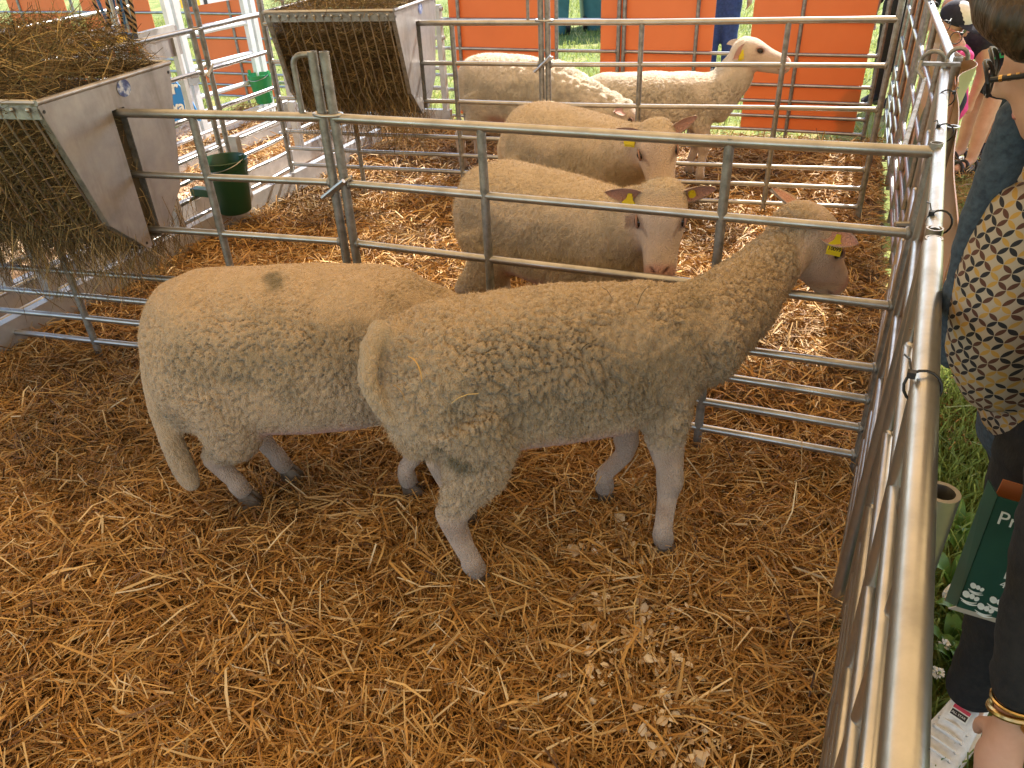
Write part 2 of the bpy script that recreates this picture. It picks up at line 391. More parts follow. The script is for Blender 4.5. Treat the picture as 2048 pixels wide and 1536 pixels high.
# ring clamps
def ringclamp(c, ax_u, ax_v, ru, rv, r, label, tail=None):
    c = np.asarray(c, float); pts = [c + ax_u * ru * math.cos(q) + ax_v * rv * math.sin(q) for q in np.linspace(0, 2 * math.pi, 19)]
    mb = tube(pts, r, 8, cap=False)
    o = mesh_obj('ring_clamp', mb.V(), mb.f, galv, None, True, origin=c)
    if tail is not None: part('pin', tube(tail, r * 1.15, 8), galv, o)
    return tag(o, label, 'clamp', 'steel ring clamps joining hurdles')
cm = v3((C1 + C1b) / 2); cm2 = v3((C2 + C2b) / 2)
ringclamp(cm + ZUP * 1.072, E1, E2, .052, .030, .0065, 'flat steel ring clamp round the twin posts below the loop')
ringclamp(cm + ZUP * .82, E1 * .8 + ZUP * .6, E2, .062, .030, .007, 'slanted steel clamp and pin on the twin posts', [cm + ZUP * .79 - E1 * .05 - E2 * .045, cm + ZUP * .86 + E1 * .05 - E2 * .045])
ringclamp(cm2 + ZUP * 1.072, E1, E2, .052, .030, .0065, 'flat steel ring clamp on the twin posts of the far divider')
ringclamp(cm2 + ZUP * .84, E1 * .8 + ZUP * .6, E2, .06, .028, .007, 'slanted steel clamp and pin on the far divider', [cm2 + ZUP * .80 - E1 * .05 - E2 * .04, cm2 + ZUP * .89 + E1 * .05 - E2 * .04])
pl = np.array([-1.742, 4.94, 0])
ringclamp(pl + ZUP * 1.10, E2, E1, .05, .028, .006, 'flat steel ring clamp beside the sawdust alley')
ringclamp(pl + ZUP * .87, E2 * .8 + ZUP * .5, E1, .055, .03, .006, 'chained steel clamp on the alley posts', [pl + ZUP * .84 + E1 * .04 - E2 * .04, pl + ZUP * .90 + E1 * .04 + E2 * .03])
ringclamp(np.array([-1.48, 5.46, .36]), E1, E2, .05, .03, .006, 'small steel clamp low on the corner post under the far feeder')
kk = G(1890, 118, 1.10)
def bend(c, a, b, n=9, sp=math.pi): return [c + a * math.cos(q) + b * math.sin(q) for q in np.linspace(0, sp, n)]
ck = thing('corner_coupler', kk - ZUP * .1, 'bent steel double ring coupler at the fence corner above the pale banner', 'clamp', 'steel ring clamps joining hurdles')
part('ring', tube(bend(kk + E1 * .04, E1 * .034, ZUP * .04 - E2 * .01) + [kk + E1 * .006 - ZUP * .03 - E2 * .02], .008, 10), galv_dull, ck)
part('ring', tube(bend(kk - E1 * .045 - E2 * .04, E1 * .036, ZUP * .035 - E2 * .015) + [kk - E1 * .085 - ZUP * .03 - E2 * .06, kk - E1 * .06 - ZUP * .06 - E2 * .09], .008, 10), galv_dull, ck)
part('link_plate', box(kk - E1 * .02 - ZUP * .012 - E2 * .03, .07, .014, .006, [E1, E2, ZUP]), galv_dull, ck)
rod = [kk - E1 * .06 - E2 * .09 - ZUP * .055, v3(K1 - E1[:2] * .075, 1.06)]
part('rod', tube(rod, .0075, 10), galv_dull, ck)
rc = v3(K1) + ZUP * .845 + E2 * .03
ringclamp(rc + E1 * .02, E1 * .7 + ZUP * .4, E2, .04, .03, .008, 'knotted steel clamp where the dividing hurdle meets the outer fence', [rc - E1 * .05, rc + E1 * .06 + E2 * .03])

# cable ties on the outer rails
def cable_tie(px, z=1.06, r=.024, d=None, flip=1, label='black cable tie holding the peach banner to the sunlit rail'):
    p = G(*px, z); d = np.array([.46, .888, 0]) if d is None else d
    s = np.cross(d, ZUP)
    o = mesh_obj('cable_tie', *(lambda q: (q.V(), q.f))(tube([p + (s * math.cos(q) + (ZUP + d * .25) * math.sin(q)) * r for q in np.linspace(0, 2 * math.pi, 17)], .0022, 6, cap=False)), blackp, None, True, origin=p)
    hp = p + (-s * .75 * flip + ZUP * .75) * r
    part('head', box(hp, .0055, .0055, .0048, [s, d, ZUP]), blackp, o, False)
    tl = rng.uniform(.02, .05); part('tail', tube([hp, hp - s * .006 * flip + d * .5 * tl + ZUP * .012, hp - s * .012 * flip + d * tl + ZUP * .006], .0017, 6), blackp, o)
    return tag(o, label, 'cable tie', 'black cable ties on the outer fence rail')
dR = np.array([.39, .92, 0])
cable_tie((1845, 775), label='black cable tie on the outer rail beside the petal-print blouse'); cable_tie((1878, 445), label='black cable tie above the open tube where two outer hurdles meet')
cable_tie((1888, 266), label='black cable tie on the outer rail beside the upper socket tube'); cable_tie((1893, 196), flip=-1, label='black cable tie pulling the curled pale banner to the outer rail')
cable_tie((1912, 76), d=dR, flip=-1, label='black cable tie next to the bent corner coupler'); cable_tie((1889, 52), d=dR, flip=-1); cable_tie((1868, 14), d=dR)

# ================================================================ FEEDERS + HAY
PROF = [(-.35, 1.17), (.35, 1.17), (.222, .72), (.06, .575), (.034, .575), (.034, 1.075), (-.034, 1.075), (-.034, .56), (-.06, .56), (-.215, .71)]
blue_st = noisy('blue_sticker', [(.4, (.03, .045, .16)), (.52, (.12, .16, .32)), (.6, (.45, .48, .55))], 38, .5)
def feeder(a, dl, L_, label, nb=14):
    """a: 2D point of the slot on the right side sheet, dl: unit vector along the divider to the left"""
    a = v3(a); dl = v3(dl); du = np.array([-dl[1], dl[0], 0]); du = du if du[1] > 0 else -du
    def P(u, z, s=0.0): return a + du * u + dl * s + ZUP * z
    t = thing('hay_feeder', P(0, .56, L_ / 2), label, 'feeder', 'galvanised hay feeders')
    for s, sg in ((0, 1), (L_, -1)):
        part('side_sheet', prism([P(u, z, s) for u, z in PROF], dl * .004 * sg), sheetm, t, False)
        part('rolled_edge', tube([P(-.352, 1.172, s), P(.352, 1.172, s)], .0095, 10, hollow=.75), sheetm, t)
        for A, B in (((-.35, 1.17), (-.215, .71)), ((-.215, .71), (-.06, .56)), ((.35, 1.17), (.222, .72)), ((.222, .72), (.06, .575))):
            p, q = P(*A, s), P(*B, s); c = (p + q) / 2; ax2 = (q - p) / np.linalg.norm(q - p)
            part('flange', box(c + dl * sg * .013, .0125, .002, np.linalg.norm(q - p) / 2, [dl, np.cross(ax2, dl), ax2]), galv_dull, t, False)
        for u, z in ((-.33, 1.14), (.33, 1.14), (-.062, .58)):
            part('bolt_hole', tube([P(u, z, s - sg * .0012), P(u, z, s + sg * .002)], .006, 8), blackp, t)
    for sg in (-1, 1):
        p, q = P(sg * .345, 1.145, .004), P(sg * .345, 1.145, L_ - .004)
        part('top_bar', box((p + q) / 2, L_ / 2 - .004, .004, .026, [dl, du, ZUP]), galv_dull, t, False)
        part('top_roll', tube([p + ZUP * .027, q + ZUP * .027], .009, 8), galv, t)
        for k in range(nb):
            s = L_ * (k + .7) / (nb + .4); j = rng.normal(0, .002)
            pts = [P(sg * .352, 1.15, s + j), P(sg * .345, 1.12, s + j), P(sg * .217, .712, s + j * 3), P(sg * .075, .568, s + j * 3)]
            w_ = part('grid_bar', tube(pts, .0042, 7), galv, t)
            part('bar_end', ell(pts[0] + du * sg * .003, .008, .008, .008, nu=8, nv=5), galv, w_)
    for sg in (-1, 1):
        part('channel_plate', box(P(sg * .036, .82, L_ / 2), L_ / 2 - .006, .0015, .25, [dl, du, ZUP]), galv_dull, t, False)
        part('trough_lip', box(P(sg * .068, .572, L_ / 2), L_ / 2 - .006, .012, .002, [dl, du, ZUP]), galv_dull, t, False)
    st = MB(); c = P(.06, 1.135, -.0022); st.add([c + du * .036 * math.cos(q) + ZUP * .030 * math.sin(q) for q in np.linspace(0, 2 * math.pi, 24, endpoint=False)], [tuple(range(24))])
    so_ = part('sticker', st, blue_st, t, False); so_['label'] = 'worn blue oval sticker'
    return P
DL1 = np.array([-1.79, .51]); DL1 = DL1 / np.linalg.norm(DL1); DL2 = np.array([-.96, .27]); DL2 /= np.linalg.norm(DL2)
FP1 = feeder((-1.39, 2.947), DL1, 1.0, 'hay-filled galvanised feeder on the hurdle beside the near pen', 17)
FP2 = feeder((-.455, 5.006), DL2, .80, 'hay-filled galvanised feeder on the divider of the far pen')
def hay(P, L_, label, n, mound, seed, left_dense=1.0):
    rg = np.random.default_rng(seed)
    # solid dark core
    V0 = []; Q0 = []
    # strands
    s = rg.uniform(.01, L_ - .01, n); z = rg.uniform(.56, 1.17 + mound, n) ** 1.0
    half = np.interp(z, [.56, .72, 1.17, 1.17 + mound], [.05, .205, .325, .10])
    u = rg.uniform(-1, 1, n); shell = rg.random(n) < .55; u = np.where(shell, np.sign(u) * (1 - rg.random(n) * .12), u) * half
    k = u[:, None]
    a0 = P(0, 0, 0); du = P(1, 0, 0) - a0; dl = P(0, 0, 1) - a0
    pos = a0 + k * du + s[:, None] * dl + z[:, None] * ZUP
    dirv = rg.normal(0, 1, (n, 3)); low = np.clip((.95 - z) / .3, 0, 1)
    dirv[:, 2] = np.where(rg.random(n) < low * .75, -2.2, dirv[:, 2] * .6)
    dirv += np.sign(k) * du * .35
    ln = rg.uniform(.05, .19, n); wd_ = rg.uniform(.0012, .0032, n)
    V, Q, K = ribbons(pos, dirv, ln, wd_, rg.normal(0, .5, n), rg.uniform(0, 3.14, n), 2)
    rel = V - a0; sv = rel @ dl; zz = V[:, 2]; fix = np.clip(sv, .010, L_ - .010) - sv; V = V + (fix * (zz < 1.19))[:, None] * dl
    # danglers below
    m = n // 8; s2 = rg.uniform(0, L_, m); u2 = rg.normal(0, .10, m) + rg.choice([-.13, .13, 0], m)
    pos2 = a0 + u2[:, None] * du + s2[:, None] * dl + rg.uniform(.42, .64, m)[:, None] * ZUP
    d2 = rg.normal(0, .35, (m, 3)); d2[:, 2] = -1
    V2, Q2, _ = ribbons(pos2, d2, rg.uniform(.06, .26, m), rg.uniform(.001, .0026, m), rg.normal(0, .6, m), rg.uniform(0, 3.14, m), 2)
    tint = rg.random(n + m); base = np.array([.17, .10, .033]); light = np.array([.42, .29, .12]); green = np.array([.14, .11, .036]); dark = np.array([.075, .05, .02])
    C = np.where((tint < .45)[:, None], base, np.where((tint < .62)[:, None], green, np.where((tint < .78)[:, None], dark, light))) * rg.uniform(.75, 1.25, (n + m, 1))
    # core prism
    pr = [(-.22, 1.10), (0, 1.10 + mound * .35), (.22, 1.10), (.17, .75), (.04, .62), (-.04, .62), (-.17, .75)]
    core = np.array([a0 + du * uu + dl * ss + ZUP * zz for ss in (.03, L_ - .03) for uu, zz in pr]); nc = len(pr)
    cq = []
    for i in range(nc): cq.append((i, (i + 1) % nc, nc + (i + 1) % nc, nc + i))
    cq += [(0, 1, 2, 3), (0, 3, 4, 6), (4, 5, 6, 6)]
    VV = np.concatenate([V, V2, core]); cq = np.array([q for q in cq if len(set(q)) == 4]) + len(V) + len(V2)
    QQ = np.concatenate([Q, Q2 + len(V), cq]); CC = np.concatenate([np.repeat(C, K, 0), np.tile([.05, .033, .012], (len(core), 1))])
    o = fast_mesh('hay', VV, QQ, haym, CC, origin=P(0, .6, L_ / 2)); o['kind'] = 'stuff'; o['label'] = label; o['category'] = 'hay'; return o
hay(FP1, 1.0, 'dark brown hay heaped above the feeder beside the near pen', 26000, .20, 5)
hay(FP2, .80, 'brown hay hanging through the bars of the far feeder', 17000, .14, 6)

# ================================================================ BOARDS AND BANNERS
def board(a, b, z0, z1, label, m=orange, th=.008, ties=True):
    a = v3(a); b = v3(b); c = (a + b) / 2 + ZUP * (z0 + z1) / 2; d = (b - a); ln = np.linalg.norm(d); d /= ln; nn = np.cross(d, ZUP)
    # slightly bowed panel
    V = []; F = []; n = 9
    for i in range(n):
        f = i / (n - 1); q = a + d * ln * f + nn * .012 * math.sin(math.pi * f)
        for off in (0, th):
            for z in (z0, z1): V.append(q + nn * off + ZUP * z)
    for i in range(n - 1):
        k = i * 4; F += [(k, k + 4, k + 5, k + 1), (k + 2, k + 3, k + 7, k + 6), (k + 1, k + 5, k + 7, k + 3), (k, k + 2, k + 6, k + 4)]
    F += [(0, 1, 3, 2), (4 * n - 4, 4 * n - 2, 4 * n - 1, 4 * n - 3)]
    o = mesh_obj('orange_board', V, F, m, None, False, origin=c)
    if ties:
        for f in (.02, .98):
            p = a + d * ln * f + ZUP * .165 - nn * .03
            part('cable_tie', tube([p + nn * .035, p + nn * .0 + ZUP * .012, p - nn * .02 + d * .02, p - nn * .04 + d * .035 + ZUP * .025], .003, 6), blackp, o)
    return tag(o, label, 'board', 'orange plastic boards tied to hurdles')
o3 = E2 * .022
board(v3((1.885, 6.14)) + o3, v3((2.655, 5.832)) + o3, .07, 1.25, 'orange board beside the muzzle of the raised-head sheep')
board(v3((.825, 6.575)) + o3, v3((1.635, 6.25)) + o3, .07, 1.25, 'orange board behind the back of the raised-head sheep')
board(v3((-.385, 7.055)) + o3, v3((.485, 6.705)) + o3, .07, 1.25, 'orange board behind the curly-shouldered sheep')
for t0, t1, lb in ((-2.33, -1.50, 'orange board behind the hay heap of the near feeder'), (-1.28, -.37, 'orange board behind the rope halters'), (.06, .98, 'orange board behind the white gate')):
    board(v3(BB + E1[:2] * t0) + o3, v3(BB + E1[:2] * t1) + o3, .07, 1.25, lb)
# banners on the visitors' side
peach = noisy('peach_banner', [(.38, (.55, .33, .22)), (.5, (.66, .42, .30)), (.62, (.78, .34, .17))], 2.2, .28); add_translucent(peach, (.8, .5, .33), .35)
palebk = mat('pale_banner_back', (.62, .64, .42), .5); add_translucent(palebk, (.6, .6, .35), .3)
darkgreen = noisy('dark_green_print', [(.4, (.010, .06, .045)), (.6, (.014, .075, .055))], 6, .4)
whitep = mat('white_print', (.78, .78, .72), .6)
def banner(a, b, z0, z1, label, m, out, bulge=None, name='banner'):
    a = v3(a); b = v3(b); d = b - a; ln = np.linalg.norm(d); d /= ln; out = np.asarray(out, float); V = []; F = []; n = 25; mz = 5
    for s_ in (0, 1):
        for i in range(n):
            f = i / (n - 1)
            for j in range(mz):
                g = j / (mz - 1); q = a + d * ln * f + ZUP * (z0 + (z1 - z0) * g)
                off = .006 * math.sin(9 * f + 2 * g) + (bulge(f, g) if bulge else 0)
                V.append(q + out * (off + s_ * .003))
    for s_ in (0, 1):
        for i in range(n - 1):
            for j in range(mz - 1):
                k = s_ * n * mz + i * mz + j; q = (k, k + mz, k + mz + 1, k + 1); F.append(q if s_ else q[::-1])
    e = n * mz
    for i in range(n - 1):
        F.append((i * mz + mz - 1, (i + 1) * mz + mz - 1, e + (i + 1) * mz + mz - 1, e + i * mz + mz - 1)); F.append((i * mz, e + i * mz, e + (i + 1) * mz, (i + 1) * mz))
    for i in (0, n - 1):
        for j in range(mz - 1): F.append((i * mz + j, i * mz + j + 1, e + i * mz + j + 1, e + i * mz + j))
    o = mesh_obj(name, V, F, m, None, True, origin=(a + b) / 2 + ZUP * z0); o.data.materials.append(palebk)
    nin = 2 * (n - 1) * (mz - 1)
    for p in o.data.polygons:
        if nin // 2 <= p.index < nin: p.material_index = 1
    return tag(o, label, 'banner', 'printed banners tied to the outer fence')
outn = np.array([.90, -.43, 0]); outr = np.array([.92, -.39, 0])
bn1 = banner((.90, 1.50), (1.64, 2.93), .32, 1.055, 'peach banner on the outer fence, its top curling out pale beside the socket tube', peach, outn, None)
bn1.location = bn1.location + Vector(outn * .03)
bz = lambda f, g: .065 * g ** 2 * math.exp(-((f - .52) / .25) ** 2)
bn2 = banner((1.50, 2.66), (1.80, 3.24), .30, 1.09, 'curled pale banner end bulging out at the corner coupler', peach, outn, bz)
bn2.location = bn2.location + Vector(outn * .02)
bn3 = banner((1.80, 3.22), (2.44, 4.70), .10, 1.04, 'peach banner with a dark green dome print beside the middle pen', peach, outr)
bn3.location = bn3.location + Vector(outr * .025)
bn4 = banner((2.56, 4.98), (3.14, 6.35), .10, 1.04, 'orange banner along the far pen on the visitors side', orange, outr)
bn4.location = bn4.location + Vector(outr * .025)
def text_mesh(s, size, mat_, parent, origin, ux, uy, name='lettering', ext=.0006, align='LEFT', bold=0.0):
    cu_ = bpy.data.curves.new('t', 'FONT'); cu_.body = s; cu_.size = size; cu_.extrude = ext; cu_.align_x = align; cu_.offset = bold; cu_.resolution_u = 3
    ob = bpy.data.objects.new('t', cu_); col.objects.link(ob); dg = bpy.context.evaluated_depsgraph_get(); dg.update()
    me = bpy.data.meshes.new_from_object(ob.evaluated_get(dg)); bpy.data.objects.remove(ob); bpy.data.curves.remove(cu_)
    n = len(me.vertices); c = np.empty(n * 3, np.float32); me.vertices.foreach_get('co', c); c = c.reshape(-1, 3)
    ux = np.asarray(ux, float); uy = np.asarray(uy, float); un = np.cross(ux, uy)
    Vw = np.asarray(origin, float) + c[:, :1] * ux + c[:, 1:2] * uy + c[:, 2:] * un
    o3_ = np.array(parent.get('_o', (0, 0, 0))); me.vertices.foreach_set('co', (Vw - o3_).astype(np.float32).ravel()); me.materials.clear(); me.materials.append(mat_); me.update()
    o = bpy.data.objects.new(name, me); col.objects.link(o); o.parent = parent; o['_o'] = tuple(o3_); return o
# dome print on the middle banner (inner face)
dB = np.array([.64, 1.48, 0]); dB /= np.linalg.norm(dB); bo = v3((1.80, 3.22)) + outr * .012 - np.array([0, 0, 0])
def BP(s, z, o=0.0): return bo + dB * s + ZUP * z - outr * (.004 + o)
dome = [BP(.30, .12)] + [BP(.62 - .32 * math.cos(q) , .12 + .62 * math.sin(q)) for q in np.linspace(.25, math.pi - .25, 20)] + [BP(.94, .12)]
pd = MB(); pd.add(dome, [tuple(range(len(dome)))]); dmo = part('dome_print', pd, darkgreen, bn3, False); dmo.location = -Vector(outr * .025) + Vector(outr * .0)
text_mesh('FARMARI', .11, whitep, bn3, BP(.95, .52, .004), -dB, ZUP, bold=.003)
text_mesh('4.-', .04, whitep, bn3, BP(.80, .46, .004), -dB, ZUP)
def clover(c, ux, uy, s, mb):
    for ox, oy, rx, ry, an in ((-.25, .32, .2, .26, .5), (.08, .28, .15, .2, .2), (.36, .2, .14, .18, -.3)):
        mb.add([c + (ux * (ox + rx * math.cos(q) * math.cos(an) - ry * math.sin(q) * math.sin(an)) + uy * (oy + rx * math.cos(q) * math.sin(an) + ry * math.sin(q) * math.cos(an))) * s for q in np.linspace(0, 2 * math.pi, 10, endpoint=False)], [tuple(range(10))])
    for k in (0, 1):
        arc = [(-.5 + .1 * k + q, -.05 - .16 * k - .22 * math.sin(math.pi * q) * (1 - .2 * k)) for q in np.linspace(0, .95, 8)]
        up_ = [(x, y + .10 * math.sin(math.pi * (i + .5) / 8) + .02) for i, (x, y) in enumerate(arc)][::-1]
        pl_ = arc + up_; mb.add([c + (ux * x + uy * y) * s for x, y in pl_], [tuple(range(len(pl_)))])
mbk = MB()
for k in range(16):
    s_ = .38 + .48 * ((k * .618) % 1); z_ = .15 + .24 * (k / 16); clover(BP(s_, z_, .003), -dB, ZUP, .05, mbk)
part('clover_print', mbk, whitep, bn3, False)

# ================================================================ ALLEY: race panels, gate, crate, buckets
def race_panel(a, b, label, posts, rails=(), beam=(.025, .062), ph=1.0, m=alum, zt=.12):
    a = v3(a); b = v3(b); d = b - a; ln = np.linalg.norm(d); d /= ln; nn = np.cross(d, ZUP)
    t = thing('race_panel', (a + b) / 2 + ZUP * 0, label, 'panel', 'aluminium race panels')
    part('bottom_beam', box((a + b) / 2 + ZUP * (zt - beam[1]), ln / 2, beam[0], beam[1], [d, nn, ZUP]), m, t, False)
    for s, h in posts: part('post', box(a + d * s + ZUP * (h / 2 + zt / 2), .022, .028, h / 2 - zt / 2 + .0, [d, nn, ZUP]), m, t, False)
    for z, s0, s1 in rails: part('rail', tube([a + d * s0 + ZUP * z, a + d * s1 + ZUP * z], .015, 10), m, t)
    return t
race_panel((-2.62, 2.45), (-.99, 6.45), 'long aluminium beam panel between the straw pens and the alley', [(1.08, .9), (1.98, .95), (2.6, .5)], [])
race_panel((-2.96, 2.55), (-1.08, 7.16), 'aluminium beam panel along the middle of the alley', [(1.15, .95), (2.2, .4), (3.75, .45)], [(.34, 2.6, 4.9), (.24, 3.7, 4.9)])
race_panel((-2.62, 5.30), (-1.80, 7.40), 'aluminium beam panel before the white gate', [(.1, .35), (2.1, .5)], [(.22, 0.05, 2.2)])
race_panel((-2.05, 7.62), (-.42, 7.0), 'aluminium beam panel closing the far end of the alley', [(.6, .42), (1.7, .95)], [(.30, .0, 1.7), (.46, .0, 1.7), (.7, .9, 1.74), (.92, .9, 1.74)])
ga = np.array([-2.575, 6.88]); gb = np.array([-2.20, 7.64]); gd = v3(gb - ga); gl = np.linalg.norm(gd); gd /= gl; gn = np.cross(gd, ZUP)
t = thing('white_gate', v3((ga + gb) / 2), 'white painted metal gate with four rails between paired posts', 'gate')
wpaint = noisy('white_paint', [(.35, (.62, .64, .64)), (.65, (.78, .79, .79))], 8, .4)
for s in (-.06, .03, gl - .03, gl + .06):
    part('post', box(v3(ga) + gd * s + ZUP * .62, .028, .022, .65, [gd, gn, ZUP]), wpaint, t, False)
for z in (.82, .57, .335, .21): part('rail', tube([v3(ga, z) + gd * .03, v3(ga, z) + gd * (gl - .03)], .020, 10), wpaint, t)
part('bottom_beam', box(v3((ga + gb) / 2, .06), gl / 2 - .035, .018, .055, [gd, gn, ZUP]), wpaint, t, False)
tb = part('top_bar', box(v3((ga + gb) / 2, 1.05), gl / 2 - .035, .018, .03, [gd, gn, ZUP]), wpaint, t, False)
yel = mat('yellow_tape', (.80, .50, .02), .5)
for k in range(5): part('tape_stripe', box(v3(ga, 1.05) + gd * (.10 + .085 * k), .02, .0195, .0305, [gd, gn, ZUP]), yel if k % 2 == 0 else blackp, t, False) if k < 4 else None
part('latch', tube([v3(ga, .52) + gn * .04 - gd * .03, v3(ga, .52) + gn * .05 + gd * .16], .02, 10), alum, t)
part('latch_bracket', box(v3(ga, .50) + gn * .03, .06, .02, .045, [gd, gn, ZUP]), alum, t, False)
# weighing crate
c0 = np.array([-2.30, 4.45]); c1 = np.array([-2.06, 5.38]); cd = v3(c1 - c0); cl = np.linalg.norm(cd); cd /= cl; cn = np.cross(cd, ZUP)
t = thing('weighing_crate', v3((c0 + c1) / 2), 'grey weighing crate with a black and yellow taped top bar in the alley', 'crate')
for s in (0, cl):
    for o_ in (0, -.42): part('post', box(v3(c0) + cd * s + cn * o_ + ZUP * .52, .018, .018, .52, [cd, cn, ZUP]), alum, t, False)
for o_ in (0, -.42): part('top_bar', box(v3((c0 + c1) / 2, 1.055) + cn * o_, cl / 2 + .02, .02, .02, [cd, cn, ZUP]), alum, t, False)
for k in range(6): part('tape_stripe', box(v3(c0, 1.06) + cd * (.06 + .10 * k), .05, .022, .0225, [cd, cn, ZUP]), yel if k % 2 == 0 else blackp, t, False)
part('end_plate', box(v3(c1, .98) - cn * .0 - cd * .12, .19, .003, .085, [cd, cn, ZUP]), sheetm, t, False)
part('rope_arm', tube([v3(c0, 1.0) + cd * .55 - cn * .05, v3(c0, 1.42) + cd * .55 - cn * .05, v3(c0, 1.42) + cd * .62 + cn * .12], .012, 8), alum, t)
rope_bt = mat('braided_rope', (.1, .07, .04), .9)
_tc = N(rope_bt, 'ShaderNodeTexCoord'); _w = N(rope_bt, 'ShaderNodeTexWave'); _w.wave_type = 'BANDS'; _w.bands_direction = 'DIAGONAL'; _w.inputs['Scale'].default_value = 16; _w.inputs['Distortion'].default_value = 3
L(rope_bt, _tc.outputs['Object'], _w.inputs['Vector']); L(rope_bt, ramp(rope_bt, _w.outputs['Fac'], [(.4, (.012, .011, .012)), (.6, (.36, .22, .10))]), bsdf(rope_bt).inputs['Base Color'])
rope_bl = noisy('blue_rope', [(.4, (.03, .10, .26)), (.6, (.06, .17, .36))], 60, .8, 0, .5, 200)
hb = v3(c0, 1.42) + cd * .60 + cn * .02
def halter(i, m, x0, x1, dep, r, label, group):
    a = hb + cn * x0 + cd * rng.uniform(-.03, .03); b = hb + cn * x1 + cd * rng.uniform(-.03, .03)
    pts = [a + (b - a) * f + ZUP * (-dep * math.sin(math.pi * f) ** .6 + rng.normal(0, .004)) for f in np.linspace(0, 1, 15)]
    mb_ = tube(pts, r, 8); o = mesh_obj('rope_halter', mb_.V(), mb_.f, m, None, True, origin=a); tag(o, label, 'rope', group)
halter(0, rope_bt, .02, -.05, .33, .013, 'thick black and tan braided rope halter on the weighing crate', 'rope halters on the crate')
halter(1, rope_bt, -.06, -.12, .36, .012, 'black and tan braided rope halter hanging beside the blue straps', 'rope halters on the crate')
halter(2, rope_bt, -.10, -.26, .31, .010, 'black and tan rope halter in a wide loop over the blue straps', 'rope halters on the crate')
halter(3, rope_bl, -.02, -.11, .35, .007, 'narrow blue strap halter behind the braided rope', 'rope halters on the crate')
halter(4, rope_bl, -.09, -.20, .33, .010, 'wide blue strap halter in front of the orange board', 'rope halters on the crate')
# buckets
def bucket(c, r0, r1, z0, z1, m, label):
    c = v3(c); t = thing('bucket', c + ZUP * z0, label, 'bucket', 'green buckets'); n = 32
    pr = [(0, z0 + .004), (r0 * .9, z0), (r0, z0 + .01), (r1 * .96, z1 - .045), (r1, z1 - .04), (r1 * 1.01, z1 - .004), (r1 * 1.035, z1), (r1 * 1.0, z1 + .004), (r1 * .965, z1 - .004), (r0 * .95, z0 + .014), (0, z0 + .014)]
    V = [c + np.array([r * math.cos(2 * math.pi * k / n), r * math.sin(2 * math.pi * k / n), z]) for r, z in pr for k in range(n)]
    F = [(i * n + k, i * n + (k + 1) % n, (i + 1) * n + (k + 1) % n, (i + 1) * n + k) for i in range(len(pr) - 1) for k in range(n)]
    mb_ = MB(); mb_.add(V, F); part('body', mb_, m, t)
    for sg in (-1, 1): part('handle_lug', box(c + E1 * sg * r1 * 1.0 + ZUP * (z1 + .012), .012, .008, .022, [E2, E1, ZUP]), m, t, False)
    part('handle', tube([c + E1 * r1 * math.cos(q) * 1.05 - E2 * r1 * 1.06 * math.sin(q) * 1.0 + ZUP * (z1 + .01 - .05 * math.sin(q)) for q in np.linspace(0, math.pi, 17)], .003, 6), galv, t)
    return t
dgp = mat('dark_green_plastic', (.008, .055, .022), .38); bgp = mat('bright_green_plastic', (.02, .30, .09), .4)
bucket((-1.65, 4.62), .098, .135, .105, .425, dgp, 'dark green plastic bucket hanging on the alley hurdle')
bucket((-2.17, 7.50), .075, .105, .15, .40, bgp, 'bright green bucket hanging on the white gate')
# feed rail shelf beside bucket
box_s = box(np.array([-1.80, 4.60, .24]), .085, .03, .022, [E1, E2, ZUP]); o = mesh_obj('bucket_bracket', box_s.V(), box_s.f, dgp, None, False, origin=(-1.80, 4.60, .24)); tag(o, 'dark green bucket bracket on the alley hurdle', 'bracket')
# blue sign in the alley
sbm2 = mat('blue_sign', (.015, .20, .55), .45); sg0 = DY(372, 243, 6.0); su = np.array([1, 0, 0]); sv = np.array([0, .12, .99])
poly = [sg0 + su * x + sv * y for x, y in [(-.40, 0), (.11, 0), (.105, .05), (.08, .13), (.04, .21), (-.02, .29), (-.10, .35), (-.22, .38), (-.34, .36), (-.40, .3)]]
sgo = mesh_obj('blue_sign', *(lambda q: (q.V(), q.f))(prism(poly, np.array([0, .01, 0]))), sbm2, None, False, origin=sg0); tag(sgo, 'blue rounded sign with white lettering behind the near feeder', 'sign')
text_mesh('ival', .11, whitep, sgo, sg0 + su * -.105 + sv * .075 + np.array([0, -.004, 0]), su, sv, bold=.003)
text_mesh('r', .14, whitep, sgo, sg0 + su * -.06 + sv * .20 + np.array([0, -.004, 0]), su, sv, bold=.004)
# teal bins far on the meadow
teal = noisy('teal_plastic', [(.4, (.05, .16, .18)), (.6, (.07, .21, .23))], 4, .5)
def wheelie(c, wx, wy, h, label):
    c = v3(c, -.07); t = thing('waste_bin', c, label, 'bin', 'teal bins on the meadow'); secs = []
    part('body', loft([(c + ZUP * z, np.array([wx * s, 0, 0]), np.array([0, wy * s, 0]), 1) for z, s in ((0, .78), (.05, .82), (h * .93, 1.0), (h * .95, 1.05), (h, 1.06))], 24, ex=8), teal, t)
    part('lid', loft([(c + ZUP * (h + z), np.array([wx * s, 0, 0]), np.array([0, wy * s, 0]), 1) for z, s in ((0.002, 1.1), (.05, 1.08), (.09, .8))], 24, ex=6), teal, t)
    for sg in (-1, 1): part('wheel', tube([c + np.array([sg * wx * .8 - .03, -wy * .7, .10]), c + np.array([sg * wx * .8 + .03, -wy * .7, .10])], .10, 16), blackp, t)
wheelie((.85, 12.6), .28, .32, 1.0, 'narrow teal waste bin on the meadow'); wheelie((1.75, 12.9), .50, .40, 1.15, 'wide teal waste bin on the meadow beside the narrow one')

